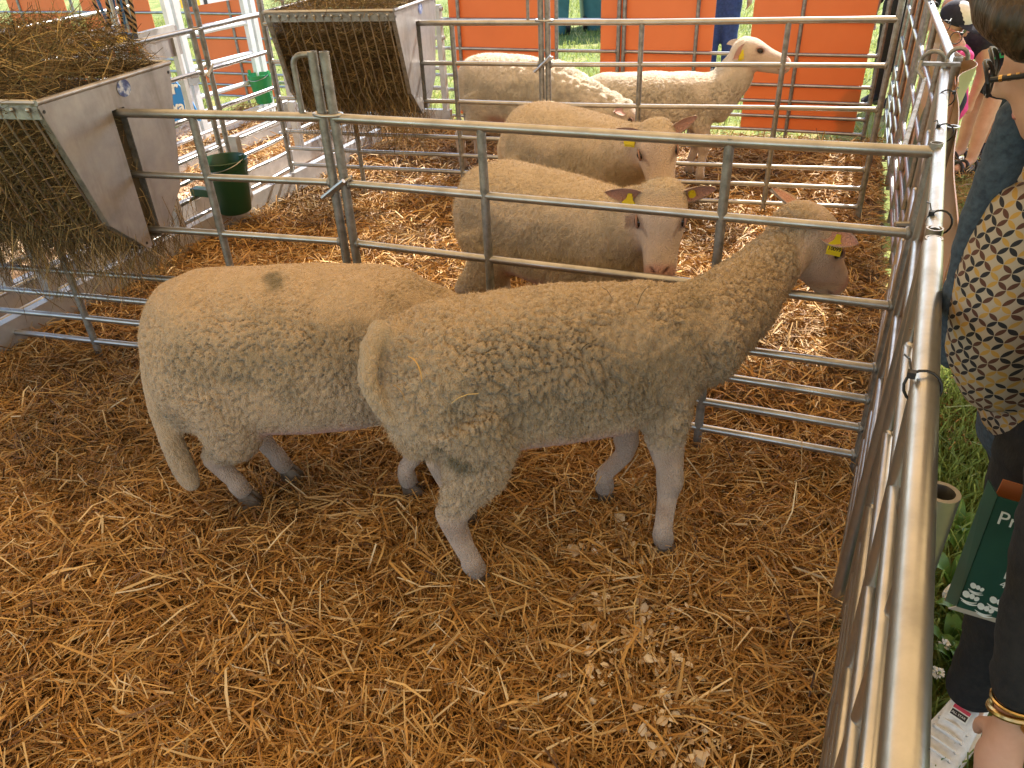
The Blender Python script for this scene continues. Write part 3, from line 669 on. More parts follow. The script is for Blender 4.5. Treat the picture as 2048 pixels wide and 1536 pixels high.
# ================================================================ SHEEP
woolm = attr_mat('wool', .95)
_b = bsdf(woolm); _b.inputs['Sheen Weight'].default_value = .25; _b.inputs['Sheen Roughness'].default_value = .6
_b.inputs['Specular IOR Level'].default_value = .15
_tc = N(woolm, 'ShaderNodeTexCoord'); _mp = N(woolm, 'ShaderNodeMapping'); _mp.inputs['Scale'].default_value = (1, 1, .55); L(woolm, _tc.outputs['Object'], _mp.inputs[0])
_wz = noise(woolm, 30, 3, _mp.outputs[0]); _ad = N(woolm, 'ShaderNodeMixRGB'); _ad.blend_type = 'LINEAR_LIGHT'; _ad.inputs[0].default_value = .02; L(woolm, _mp.outputs[0], _ad.inputs[1]); L(woolm, _wz.outputs['Color'], _ad.inputs[2])
_vo = N(woolm, 'ShaderNodeTexVoronoi'); _vo.feature = 'DISTANCE_TO_EDGE'; _vo.inputs['Scale'].default_value = 105; L(woolm, _ad.outputs[0], _vo.inputs['Vector'])
_nn = noise(woolm, 300, 3, _tc.outputs['Object']); _m1 = N(woolm, 'ShaderNodeMath'); _m1.operation = 'MINIMUM'; _m1.inputs[1].default_value = .25; L(woolm, _vo.outputs['Distance'], _m1.inputs[0])
_m2 = N(woolm, 'ShaderNodeMath'); _m2.operation = 'MULTIPLY_ADD'; _m2.inputs[1].default_value = 2.2; L(woolm, _m1.outputs[0], _m2.inputs[0]); L(woolm, _nn.outputs['Fac'], _m2.inputs[2]); bump(woolm, _m2.outputs[0], .75, .008)
tuftm = attr_mat('wool_tuft', .95); bsdf(tuftm).inputs['Specular IOR Level'].default_value = .1; add_translucent(tuftm, (.5, .38, .24), .25)
eyem = mat('eye', (.016, .010, .006), .05); pupm = mat('pupil', (.003, .003, .004), .1)
hoofm = noisy('hoof_horn', [(.35, (.06, .045, .03)), (.65, (.16, .12, .08))], 40, .6)
tagm = mat('yellow_tag', (.74, .60, .02), .4)
def remesh(mb_, vox):
    me = bpy.data.meshes.new('tmp'); me.from_pydata(mb_.V().tolist(), [], mb_.f); o = bpy.data.objects.new('tmp', me); col.objects.link(o)
    bm = bmesh.new(); bm.from_mesh(me); bmesh.ops.recalc_face_normals(bm, faces=bm.faces); bm.to_mesh(me); bm.free()
    md = o.modifiers.new('r', 'REMESH'); md.mode = 'VOXEL'; md.voxel_size = vox; md.adaptivity = 0
    dg = bpy.context.evaluated_depsgraph_get(); dg.update(); em = o.evaluated_get(dg).to_mesh()
    V = np.empty(len(em.vertices) * 3, np.float32); em.vertices.foreach_get('co', V); V = V.reshape(-1, 3).astype(float)
    nl = len(em.loops); li = np.empty(nl, np.int32); em.loops.foreach_get('vertex_index', li)
    lt = np.empty(len(em.polygons), np.int32); em.polygons.foreach_get('loop_total', lt)
    o.evaluated_get(dg).to_mesh_clear(); bpy.data.objects.remove(o); bpy.data.meshes.remove(me)
    if (lt == 4).all(): Q = li.reshape(-1, 4)
    else:
        st = np.concatenate([[0], np.cumsum(lt)[:-1]]); Q = np.array([[li[s], li[s + 1], li[s + 2], li[s + (3 if n > 3 else 2)]] for s, n in zip(st, lt)])
    return V, Q
def edges_of(Q):
    e = np.concatenate([Q[:, [0, 1]], Q[:, [1, 2]], Q[:, [2, 3]], Q[:, [3, 0]]]); return e
def lap(V, E_, it, wgt):
    n = len(V); deg = np.bincount(E_[:, 0], minlength=n) + np.bincount(E_[:, 1], minlength=n); deg = np.maximum(deg, 1)
    for _ in range(it):
        S = np.stack([np.bincount(E_[:, 0], V[E_[:, 1], k], n) + np.bincount(E_[:, 1], V[E_[:, 0], k], n) for k in range(3)], 1) / deg[:, None]
        V = V + (S - V) * wgt[:, None]
    return V
def vnormals(V, Q):
    fn = np.cross(V[Q[:, 2]] - V[Q[:, 0]], V[Q[:, 3]] - V[Q[:, 1]]); n = np.zeros_like(V)
    for k in range(4):
        for c in range(3): n[:, c] += np.bincount(Q[:, k], fn[:, c], len(V))
    return n / (np.linalg.norm(n, axis=1, keepdims=True) + 1e-12)
def sst(a, b, x): t_ = np.clip((x - a) / (b - a), 0, 1); return t_ * t_ * (3 - 2 * t_)
def nrm(v): v = np.asarray(v, float); return v / np.linalg.norm(v)

def sheep(label, pos, ang, top, bel, hw, hl, feet, poll, nose, face_up, tail, style, vox, tufts, seed, neck0=(.30, 0, None), ears=None, wool=(.50, .385, .245), tag_ears=(), stains=(), hlen=.25, leg_scale=1.0, neck_r=(.155, .105), drop=0.0, tuft_len=(.005, .010), tag_text=None, neck_path=None, bits=(), bare0=0.0, bare1=1.15):
    rg = np.random.default_rng(seed); ca, sa = math.cos(R(ang)), math.sin(R(ang))
    def W(p): p = np.asarray(p, float); return np.array([pos[0] + p[0] * ca - p[1] * sa, pos[1] + p[0] * sa + p[1] * ca, p[2]])
    def Lc(p): p = np.asarray(p, float); x, y = p[0] - pos[0], p[1] - pos[1]; return np.array([x * ca + y * sa, -x * sa + y * ca, p[2]])
    zc = (top + bel) / 2; hh = (top - bel) / 2; mb_ = MB()
    st = [(-1.0, .05, .30, .34), (-.955, .02, .58, .62), (-.86, .0, .82, .86), (-.66, .02, .95, .96), (-.35, .01, 1.0, .97), (0, 0, 1.03, .98), (.3, -.01, .97, .97), (.58, .0, .84, .92), (.78, .01, .70, .80), (.92, .03, .50, .58), (1.0, .05, .28, .32)]
    mb_ = loft([(W((hl * f, 0, zc + dz * hh * 2 - drop * max(0, f))), W((0, hw * w_, 0)) - W((0, 0, 0)), np.array([0, 0, hh * h_]), 1.0) for f, dz, w_, h_ in st], 26, mb_, 2.25)
    poll = np.asarray(poll, float); nose = np.asarray(nose, float); hf = nrm(nose - poll); fu = np.asarray(face_up, float); fu = nrm(fu - hf * (fu @ hf)); fs = np.cross(fu, hf)  # side = sheep's left
    # neck
    n0 = W((neck0[0] * hl / .45, neck0[1], (zc + .05) if neck0[2] is None else neck0[2])); n1 = poll + hf * .035 - fu * .022
    n05 = (n0 + n1) / 2 + np.array([0, 0, .01])
    if neck_path: tube([W((.2 * hl, 0, zc + .02))] + [q for q, _ in neck_path] + [n1], [.15] + [q for _, q in neck_path] + [neck_r[1]], 16, True, mb_)
    else: tube([n0 - (n1 - n0) * .25, n0, n05, n1], [neck_r[0] * .9, neck_r[0], (neck_r[0] + neck_r[1]) / 2, neck_r[1]], 16, True, mb_)
    # head
    k = hlen / .25
    hs = [(-.045, -.012, .040, .042), (-.02, .0, .062, .062), (.02, .006, .075, .071), (.06, .006, .079, .072), (.09, -.002, .074, .070), (.125, -.011, .063, .063), (.16, -.017, .055, .055), (.195, -.020, .051, .050), (.222, -.022, .050, .047), (.244, -.024, .044, .039), (.260, -.026, .026, .022)]
    loft([(poll + (hf * u + fu * v) * k, fs * a * k, fu * b * k, 1.0) for u, v, a, b in hs], 18, mb_, 2.2)
    ell(poll + (hf * .075 - fu * .030) * k, .070 * k, .058 * k, .045 * k, [hf, fs, fu], mb_)   # cheeks
    # legs
    lst = []
    for i, (fx, fy, fz, kind, side) in enumerate(feet):
        f = Lc((fx, fy, fz)); s = side; lr = leg_scale
        if kind == 'f':
            sh = np.array([.30 * hl / .45, s * hw * .36, zc - hh * .3]); kn = np.array([(sh[0] * .45 + f[0] * .55) + .012, (sh[1] * .4 + f[1] * .6), fz + .235 * lr])
            el = sh * .45 + kn * .55 + np.array([-.015, 0, .02]); fet = np.array([f[0] * .85 + kn[0] * .15 - .004, f[1], fz + .075])
            ch = [(sh, .085), (el, .060), (kn + np.array([0, 0, .05]), .040), (kn + np.array([.004, 0, 0]), .042), (kn - np.array([0, 0, .05]), .031), (fet + np.array([0, 0, .035]), .028), (fet, .033), (f + np.array([.006, 0, .035]), .031)]
        else:
            hp = np.array([-.55 * hl, s * hw * .48, zc - hh * .1]); stf = np.array([-.43 * hl, s * hw * .60, bel + .06]); hk = np.array([f[0] * .75 - .58 * hl * .25 - .055, f[1] * .75 + s * hw * .14, fz + .255 * lr])
            fet = np.array([f[0] * .88 + hk[0] * .12 - .008, f[1], fz + .08])
            ch = [(hp, .140), (stf * .6 + hp * .4, .118), (stf * .62 + hk * .38, .084), (hk * .72 + stf * .28 + np.array([0, 0, .01]), .054), (hk, .045), (hk * .86 + fet * .14, .038), (fet * .7 + hk * .3, .030), (fet + np.array([0, 0, .02]), .031), (fet, .034), (f + np.array([.006, 0, .035]), .031)]
        tube([W(p) for p, _ in ch], [r_ for _, r_ in ch], 12, True, mb_); lst.append((W(f), W((1, 0, 0)) - W((0, 0, 0)), [W(p) for p, _ in ch]))
    # tail
    if tail: tube([np.asarray(p, float) for p, _ in tail], [r_ for _, r_ in tail], 12, True, mb_); ell(tail[-1][0], tail[-1][1], tail[-1][1], tail[-1][1], None, mb_)
    V, Q = remesh(mb_, vox); E_ = edges_of(Q)
    hd = (V - poll) @ hf; rad = np.linalg.norm((V - poll) - hd[:, None] * hf, axis=1)
    hu0 = hd / k; ua = [q[0] for q in hs]; qe = ((V - poll) @ fs / k / np.interp(hu0, ua, [q[2] for q in hs])) ** 2 + (((V - poll) @ fu / k - np.interp(hu0, ua, [q[1] for q in hs])) / np.interp(hu0, ua, [q[3] for q in hs])) ** 2; headm = sst(bare0, bare0 + .045, hu0) * (1 - sst(bare1, bare1 + .45, np.sqrt(qe))) * (hu0 < .3)
    zl = V[:, 2]; fr_ = sst(.0, .12, (V[:, 0] - pos[0]) * ca + (V[:, 1] - pos[1]) * sa) * .085; legm = 1 - sst((.245 + fr_) * leg_scale, (.325 + fr_) * leg_scale, zl + .03 * (vnoise(V * 18, 5) - .5))
    if tail:
        tp = np.array([p for p, _ in tail]); td = np.min([np.linalg.norm(V - (tp[i] * (1 - q) + tp[i + 1] * q), axis=1) for i in range(len(tp) - 1) for q in (0, .25, .5, .75, 1.0)], axis=0); legm = legm * sst(.035, .07, td)
    bare = np.clip(np.maximum(headm, legm), 0, 1)
    V = lap(V, E_, int(26 * (.005 / vox) ** 1.2) + 8, np.where(bare > .5, .28, .62))
    Nn = vnormals(V, Q)
    # pink bare belly and groin
    loc = np.stack([(V[:, 0] - pos[0]) * ca + (V[:, 1] - pos[1]) * sa, -(V[:, 0] - pos[0]) * sa + (V[:, 1] - pos[1]) * ca, V[:, 2]], 1)
    groin = sst(.35, .8, -Nn[:, 2]) * sst(-.42 * hl * 1.2, -.2 * hl, loc[:, 0]) * (1 - sst(.25 * hl, .5 * hl, loc[:, 0])) * sst(bel - .05, bel + .0, loc[:, 2]) * (1 - sst(bel + .07, bel + .15, loc[:, 2]))
    bare = np.maximum(bare, groin * .8); wm = 1 - bare
    if tail: wm = wm * (1 - .65 * (1 - sst(.03, .06, td)))
    p = loc.copy(); p += (np.stack([fbm(loc * 14, 1), fbm(loc * 14, 2), fbm(loc * 14, 4)], 1) - .5) * .030
    disp = (fbm(loc * 9, 31, 2) - .5) * .018
    fade = sst(.25, .6, fbm(loc * 7, 77, 2) * 1.25)
    if style == 'curly':
        f1, f2 = voro(p * [58, 58, 50], seed); disp += .0085 * (1 - np.clip(f1 / .8, 0, 1) ** 2) - .004
        f1, f2 = voro(p * [50, 50, 24], seed + 3); disp -= .0165 * np.exp(-(f2 - f1) / .06) * fade * (1 - sst(top - .08, top, V[:, 2]) * .6)
        disp += (fbm(loc * 120, 8, 2) - .5) * .004
    elif style == 'cracked':
        f1, f2 = voro(p * [55, 55, 20], seed); disp -= .0150 * np.exp(-(f2 - f1) / .055) * fade * (.25 + .75 * sst(top + .02, top - .16, V[:, 2]))
        f1, f2 = voro(p * [85, 85, 60], seed + 3); disp -= .0032 * np.exp(-(f2 - f1) / .12)
        disp += (fbm(loc * 120, 8, 2) - .5) * .002
    else:
        f1, f2 = voro(p * [75, 75, 55], seed); disp += .0045 * (1 - np.clip(f1 / .8, 0, 1) ** 2) - .002
        f1, f2 = voro(p * [48, 48, 26], seed + 3); disp -= .006 * np.exp(-(f2 - f1) / .08) * fade
        if style == 'bigcurl':
            sh_ = sst(-.1, .12, loc[:, 0]); f1, f2 = voro(p * [26, 26, 22], seed + 5); disp += sh_ * (.016 * (1 - np.clip(f1 / .8, 0, 1) ** 2) - .003)
    V = V + Nn * (disp * wm + .003 * wm)[:, None]
    # colours
    wc = np.array(wool); skin = np.array([.66, .50, .38]); pink = np.array([.56, .27, .20])
    dirt = fbm(loc * 5, 41, 4); C = wc * (1 + (fbm(loc * 30, 51, 2)[:, None] - .5) * .22)
    C = C * (1 - .30 * sst(.48, .72, dirt)[:, None] * np.array([.9, .85, .9]))
    for (c_, r_, cl_, a_) in stains:
        d_ = np.linalg.norm((V - np.asarray(c_)) / np.asarray(r_), axis=1) + (fbm(V * 28, 61, 3) - .5) * 1.1; m_ = ((1 - sst(.35, 1.0, d_)) * a_)[:, None]; C = C * (1 - m_) + np.array(cl_) * m_
    sk = skin * (1 + (fbm(loc * 22, 91, 3)[:, None] - .5) * .30) * (1 - .20 * legm * (1 - headm))[:, None] * (1 - .25 * (legm * sst(.45, .7, fbm(loc * 9, 95, 3)))[:, None] * np.array([.8, 1, 1.1]))
    C = C * (1 - bare[:, None]) + sk * bare[:, None]
    gm_ = (groin * .8)[:, None]; C = C * (1 - gm_) + pink * gm_
    lo = ((1 - sst(.05, .14, V[:, 2] + .05 * (vnoise(V * 25, 3) - .5))) * legm)[:, None] * .55; C = C * (1 - lo) + np.array([.17, .12, .07]) * lo
    hu = hd / k; fv = ((V - poll) @ fu) / k; fw = ((V - poll) @ fs) / k
    inh = (rad < .12) & (hd > .0) & (hd < .3)
    poll_w = inh * (1 - sst(.02, .07, hu)); C = C * (1 - .5 * poll_w[:, None]) + wc * .5 * poll_w[:, None]
    mz = (inh * sst(.200, .228, hu))[:, None]; C = C * (1 - mz * .75) + np.array([.62, .30, .24]) * mz * .75
    for sg in (-1, 1):                         # nostrils, tear line, eye rim
        dn = np.sqrt(((hu - .230) / .017) ** 2 + ((fw - sg * .020 + (hu - .230) * sg * .7) / .0075) ** 2 + ((fv + .006) / .035) ** 2); m_ = (inh * (1 - sst(.6, 1.15, dn)))
        C = C * (1 - m_[:, None]) + np.array([.10, .02, .018]) * m_[:, None]; V = V - Nn * (.006 * m_)[:, None]
        de = np.sqrt(((hu - .088) / .022) ** 2 + ((fv - .030) / .017) ** 2) + (fw * sg < .02) * 9; m_ = (inh * (1 - sst(.7, 1.5, de)))[:, None] * .7; C = C * (1 - m_) + np.array([.20, .10, .07]) * m_
        dt = np.sqrt(((hu - .120 - (.0)) / .020) ** 2 + ((fw - sg * (.050 - (hu - .11) * .5)) / .006) ** 2 + ((fv - .030) / .035) ** 2); m_ = (inh * (1 - sst(.6, 1.2, dt)))[:, None] * .55; C = C * (1 - m_) + np.array([.24, .13, .09]) * m_
    dm = np.sqrt(((hu - .225) / .034) ** 2 + ((fv + .043) / .005) ** 2); m_ = (inh * (1 - sst(.6, 1.3, dm)))[:, None] * .75; C = C * (1 - m_) + np.array([.16, .06, .045]) * m_
    # ears (part of the same skin mesh)
    EV = []; EQ = []; EC = []; n_ = len(V); ear_info = []
    for sg, ed, efn, elen in ears:
        ed = nrm(ed); efn = np.asarray(efn, float); efn = nrm(efn - ed * (efn @ ed)); es = np.cross(ed, efn); b0 = poll + (fs * sg * .055 + fu * .030 + hf * .012) * k
        m1, m2 = 12, 9; base = n_ + len(EV)
        for side_ in (0, 1):
            for i in range(m1):
                f = i / (m1 - 1); hwid = .034 * math.sin(math.pi * min(1, (f * .86 + .14)) ** .85) ** .75 + .001
                for j in range(m2):
                    g = j / (m2 - 1) * 2 - 1; cup = (g * g) * .016 * (1 - .55 * f) - .004
                    EV.append(b0 + ed * elen * f + es * hwid * g + efn * (cup + (.0 if side_ == 0 else -.006 * (1 - g * g) - .002)) - efn * .012 * f * f)
                    EC.append((.60, .32, .25) if side_ == 0 and abs(g) < .85 else (.64, .48, .37))
        for side_ in (0, 1):
            for i in range(m1 - 1):
                for j in range(m2 - 1):
                    a = base + side_ * m1 * m2 + i * m2 + j; q = (a, a + 1, a + m2 + 1, a + m2); EQ.append(q if side_ else q[::-1])
        for i in range(m1 - 1):
            for j in (0, m2 - 1): a = base + i * m2 + j; b = a + m1 * m2; EQ.append((a, a + m2, b + m2, b))
        for j in range(m2 - 1): a = base + (m1 - 1) * m2 + j; b = a + m1 * m2; EQ.append((a, a + 1, b + 1, b))
        ear_info.append((b0, ed, efn, es, elen))
    VV = np.concatenate([V, np.array(EV)]) if EV else V; QQ = np.concatenate([Q, np.array(EQ)]) if EQ else Q; CC = np.concatenate([C, np.array(EC)]) if EV else C
    t = thing('sheep', v3(pos), label, 'sheep', 'sheep in the straw pens')
    fast_mesh('body', VV, QQ, woolm, np.clip(CC, 0, 1), parent=t, smooth=True)
    # wool tufts
    if tufts:
        pick = rg.choice(len(V), tufts, p=(wm ** 2 + 1e-9) / (wm ** 2 + 1e-9).sum()); b = V[pick]; nn_ = Nn[pick]
        b = b + rg.normal(0, vox * .4, b.shape); d_ = nn_ + rg.normal(0, .42, b.shape); d_[:, 2] -= .35; d_ /= np.linalg.norm(d_, axis=1, keepdims=True)
        ln = rg.uniform(*tuft_len, tufts) * (.5 + wm[pick]); wv = np.cross(d_, rg.normal(0, 1, b.shape)); wv /= np.linalg.norm(wv, axis=1, keepdims=True)
        wd_ = rg.uniform(.0005, .0011, tufts)[:, None]; b = b - nn_ * .002
        md_ = b + d_ * (ln * .55)[:, None]; tip = b + (d_ * .9 + nn_ * .0 + np.array([0, 0, -.25])) * ln[:, None]
        TV = np.stack([b - wv * wd_, b + wv * wd_, tip], 1).reshape(-1, 3); k5 = np.arange(tufts) * 3
        tri = np.stack([k5, k5 + 1, k5 + 2], 1)
        TC = np.repeat(C[pick] * rg.uniform(.82, 1.22, (tufts, 1)), 3, 0)
        w_ = fast_mesh('wool', TV, None, tuftm, np.clip(TC, 0, 1), parent=t, tris=tri); w_['kind'] = 'stuff'
    if bits:                                   # straw and twigs caught in the fleece
        cc = (V - np.array([0, 0, CAMH])) @ MW; px_ = cc[:, :2] / cc[:, 2:] * FPX + np.array([1024, 768]); c0_ = []; d0_ = []; l0_ = []; k0_ = []
        for bx, by, bl, ba, bc in bits:
            near = np.where(np.hypot(px_[:, 0] - bx, px_[:, 1] - by) < 7)[0]
            if len(near) == 0: continue
            i_ = near[np.argmin(cc[near, 2])]; tt, n1_, n2_ = frame(Nn[i_]); c0_.append(V[i_] + Nn[i_] * .006); d0_.append(n1_ * math.cos(ba) + n2_ * math.sin(ba) + Nn[i_] * .15); l0_.append(bl); k0_.append(bc)
        BV, BQ, BK = ribbons(np.array(c0_), np.array(d0_), np.array(l0_), np.full(len(c0_), .003), np.full(len(c0_), .6), rg.uniform(-.5, .5, len(c0_)), 3)
        bo_ = fast_mesh('caught_straw', BV, BQ, haym, np.repeat(np.array(k0_), BK, 0), parent=t); bo_['kind'] = 'stuff'
    # eyes
    for sg in (-1, 1):
        c_ = poll + (hf * .086 + fs * sg * .0635 + fu * .026) * k
        e_ = part('eye', ell(c_, .0185 * k, .0135 * k, .0140 * k, [hf, fs, fu]), eyem, t); part('pupil', ell(c_ + fs * sg * .0105 * k, .009 * k, .003 * k, .0045 * k, [hf, fs, fu], nu=8, nv=5), pupm, e_)
        part('eyelid', tube([c_ + (hf * .0190 * math.cos(q) + fu * .0145 * math.sin(q) + fs * sg * (.004 + .003 * math.sin(q))) * k for q in np.linspace(-.25, math.pi + .25, 9)], .0035 * k, 6), lidm, t)
    # hooves
    for f, fx_, ch in lst:
        d_ = nrm(fx_); s_ = np.cross(ZUP, d_)
        h_ = MB()
        for sg in (-1, 1):
            c_ = f + s_ * sg * .0125
            loft([(c_ + d_ * (.018 - .018 * q) + ZUP * zz, s_ * a_, d_ * l_, 1.0) for zz, a_, l_, q in ((-.012, .014, .036, 0), (.008, .0145, .036, .1), (.03, .0135, .029, .5), (.044, .011, .024, .9))], 10, h_)
        part('hoof', h_, hoofm, t)
    # tags
    for ei, f, ori in tag_ears:
        b0, ed, efn, es, el = ear_info[ei]; c_ = b0 + ed * el * f
        if ori == 'button':
            part('ear_tag', tube([c_ - efn * .004, c_ + efn * .009], .0125, 14), tagm, t)
        else:
            dn, sd, nn_ = ori; dn = nrm(dn); nn_ = nrm(np.asarray(nn_, float) - dn * (np.asarray(nn_, float) @ dn)); sd_ = np.cross(nn_, dn)
            for q, off in enumerate((.0, -.010)):
                c2 = c_ + nn_ * (.010 + off) + sd_ * (.006 * q) + dn * .010 * q
                pl_ = [(-.007, -.008), (.007, -.008), (.010, .010), (.022, .022), (.022, .044), (-.022, .044), (-.022, .022), (-.010, .010)]
                o_ = part('ear_tag', prism([c2 + sd_ * x + dn * y for x, y in pl_], nn_ * .0018), tagm, t, False)
                if q == 0 and tag_text: text_mesh(tag_text, .0165, blackp, o_, c2 + dn * .040 - sd_ * .0205 * 1 + nn_ * .0024, sd_, -dn, ext=.0002, bold=.0004)
    return t
lidm = mat('eyelid_skin', (.30, .16, .11), .6)
STR = 'sheep in the straw pens'
# front sheep
sheep('woolly tan sheep pushing its head through the hurdle, dirt on its thigh', (.105, 1.76), 12, .825, .395, .195, .465,
      [(.42, 1.655, .004, 'f', -1), (.275, 1.90, .004, 'f', 1), (-.125, 1.575, .004, 'h', -1), (-.17, 1.83, .004, 'h', 1)],
      tuple(DY(1592, 455, 2.19)), tuple(DY(1668, 540, 2.27)), (.75, .05, .65),
      [(DY(770, 650, 1.66), .034), (DY(738, 700, 1.60), .028), (DY(735, 762, 1.555), .026), (DY(756, 812, 1.545), .023), (DY(782, 846, 1.54), .018)],
      'curly', .0048, 70000, 11, neck0=(.33, .02, .64), neck_r=(.155, .078), neck_path=[(DY(1405, 668, 1.88), .148), (DY(1468, 608, 1.99), .118), (DY(1520, 556, 2.09), .096)], hlen=.325, drop=.02, bare0=-.045, bare1=1.45, ears=[(1, (-.55, .45, .55), (.4, -.3, .4), .10), (-1, (.80, -.45, -.10), (-.1, -.6, .6), .105)],
      wool=(.50, .375, .24), tag_ears=[(1, .40, ((-.25, -.25, -.9), 0, (.1, -.85, .45)))], tag_text='10099', bits=[(820, 738, .05, .9, (.6, .36, .1)), (838, 745, .06, 1.9, (.65, .4, .12)), (828, 730, .04, 2.4, (.6, .36, .1)), (780, 755, .05, .6, (.6, .4, .14)), (930, 800, .07, .3, (.6, .45, .2)), (800, 790, .05, 2.2, (.5, .32, .12)), (1330, 565, .05, 1.3, (.05, .035, .02)), (1210, 585, .09, .4, (.08, .06, .03)), (1250, 575, .10, .7, (.08, .06, .03)), (960, 575, .06, .2, (.1, .07, .03)), (1150, 600, .05, 1.0, (.12, .09, .04)), (1385, 600, .05, 2.0, (.12, .09, .04)), (1440, 555, .05, .8, (.1, .07, .03)), (1290, 590, .08, 2.6, (.1, .08, .04)), (890, 570, .05, 2.9, (.12, .1, .05)), (1165, 690, .03, .5, (.03, .025, .015))],
      stains=[(DY(925, 905, 1.56), (.085, .12, .045), (.115, .095, .04), .85), (DY(880, 885, 1.56), (.03, .06, .02), (.025, .03, .012), .95), ((.12, 1.6, .70), (.32, .3, .13), (.24, .19, .125), .55), ((.36, 1.7, .62), (.16, .25, .16), (.27, .21, .13), .4)])
# left sheep
sheep('smooth tan sheep with a long thick tail and a dark spot on its back', (-.635, 2.075), 2, .785, .255, .238, .455,
      [(-.36, 1.985, .004, 'f', -1), (-.31, 2.17, .004, 'f', 1), (-.90, 1.975, .004, 'h', -1), (-.79, 2.10, .004, 'h', 1)],
      (-.06, 2.16, .50), (.03, 2.15, .27), (.85, 0, .45),
      [((-1.04, 2.06, .62), .045), ((-1.08, 2.02, .52), .042), ((-1.075, 1.97, .40), .037), ((-1.055, 1.935, .29), .037), ((-1.035, 1.915, .19), .037), ((-1.025, 1.91, .15), .032)],
      'cracked', .0056, 50000, 23, neck0=(.33, 0, .55), neck_r=(.18, .09), ears=[(1, (-.2, .9, .1), (.5, 0, .6), .11), (-1, (-.2, -.9, .1), (.5, 0, .6), .11)],
      wool=(.555, .40, .245), leg_scale=.78, tuft_len=(.003, .006), stains=[((-.665, 2.03, .765), (.045, .06, .04), (.16, .125, .06), .9), ((-.65, 1.9, .66), (.16, .12, .10), (.36, .27, .16), .45)])
# middle pen, near
sheep('fluffy cream sheep facing out over the middle hurdle with yellow ear tags', (.185, 2.83), -42, .80, .36, .205, .43,
      [(.40, 2.52, .004, 'f', -1), (.52, 2.72, .004, 'f', 1), (-.17, 2.98, .004, 'h', -1), (.0, 3.17, .004, 'h', 1)],
      (.535, 2.52, .805), (.515, 2.385, .60), (-.22, -.80, .55),
      [((-.12, 3.14, .66), .03), ((-.17, 3.16, .55), .026), ((-.17, 3.15, .45), .02)],
      'fluffy', .006, 50000, 37, neck0=(.28, -.02, .60), neck_r=(.16, .085), hlen=.285, ears=[(1, (.93, .10, .02), (.15, -.75, -.35), .125), (-1, (-.93, .05, .06), (.1, -.75, -.35), .125)],
      wool=(.61, .48, .33), tag_ears=[(0, .30, 'button'), (1, .35, ((-.15, -.1, -.95), 0, (0, -.9, .3)))], tuft_len=(.006, .012), tag_text='0')
# middle pen, far
sheep('cream sheep standing behind the fluffy one, face turned half sideways', (.37, 3.76), -50, .81, .36, .205, .44,
      [(.60, 3.36, .004, 'f', -1), (.74, 3.54, .004, 'f', 1), (.04, 3.92, .004, 'h', -1), (.22, 4.10, .004, 'h', 1)],
      (.66, 3.33, .80), (.675, 3.18, .60), (-.14, -.80, .55),
      [((.05, 4.12, .66), .03), ((.0, 4.15, .55), .026), ((0, 4.14, .45), .02)],
      'fluffy', .0075, 36000, 41, neck0=(.28, -.02, .62), neck_r=(.155, .085), hlen=.29, ears=[(1, (.90, .15, .28), (.2, -.7, -.3), .125), (-1, (-.93, .05, .10), (.1, -.75, -.35), .125)],
      wool=(.62, .49, .34), tag_ears=[(1, .35, ((-.15, -.1, -.95), 0, (0, -.9, .3)))], tuft_len=(.006, .012))
# far pen
sheep('curly-shouldered white sheep in the far pen with its head down', (.14, 5.36), -36, .80, .36, .20, .46,
      [(.42, 5.02, .004, 'f', -1), (.53, 5.22, .004, 'f', 1), (-.27, 5.52, .004, 'h', -1), (-.16, 5.73, .004, 'h', 1)],
      (.76, 4.95, .53), (.90, 4.90, .33), (.6, -.2, .6),
      [((-.22, 5.62, .66), .03), ((-.27, 5.65, .55), .028), ((-.27, 5.64, .42), .022)],
      'bigcurl', .0078, 30000, 53, neck0=(.28, 0, .60), neck_r=(.17, .09), ears=[(1, (.2, .8, .1), (.4, -.5, .3), .115), (-1, (-.5, -.7, .1), (.4, -.5, .3), .115)],
      wool=(.68, .58, .45), tuft_len=(.006, .012))
sheep('slim white sheep in the far pen holding its head high in profile', (1.0, 5.17), -3, .70, .325, .165, .475,
      [(1.30, 4.98, .004, 'f', -1), (1.27, 5.16, .004, 'f', 1), (.70, 5.05, .004, 'h', -1), (.64, 5.22, .004, 'h', 1)],
      tuple(DY(1480, 104, 5.12)), tuple(DY(1580, 122, 5.05)), (.30, .0, .9),
      [((.57, 5.19, .60), .028), ((.53, 5.19, .50), .024), ((.53, 5.19, .40), .018)],
      'cracked', .007, 24000, 67, neck0=(.33, 0, .60), neck_r=(.13, .088), neck_path=[(DY(1435, 195, 5.15), .165), (DY(1470, 150, 5.14), .122)], hlen=.31, ears=[(1, (-.55, .6, .1), (.5, .3, .5), .11), (-1, (-.55, -.45, -.42), (.35, -.75, .2), .11)],
      wool=(.69, .585, .455), tag_ears=[(1, .35, ((-.1, -.1, -.95), 0, (.5, -.8, .2)))], tuft_len=(.003, .007), leg_scale=1.0)

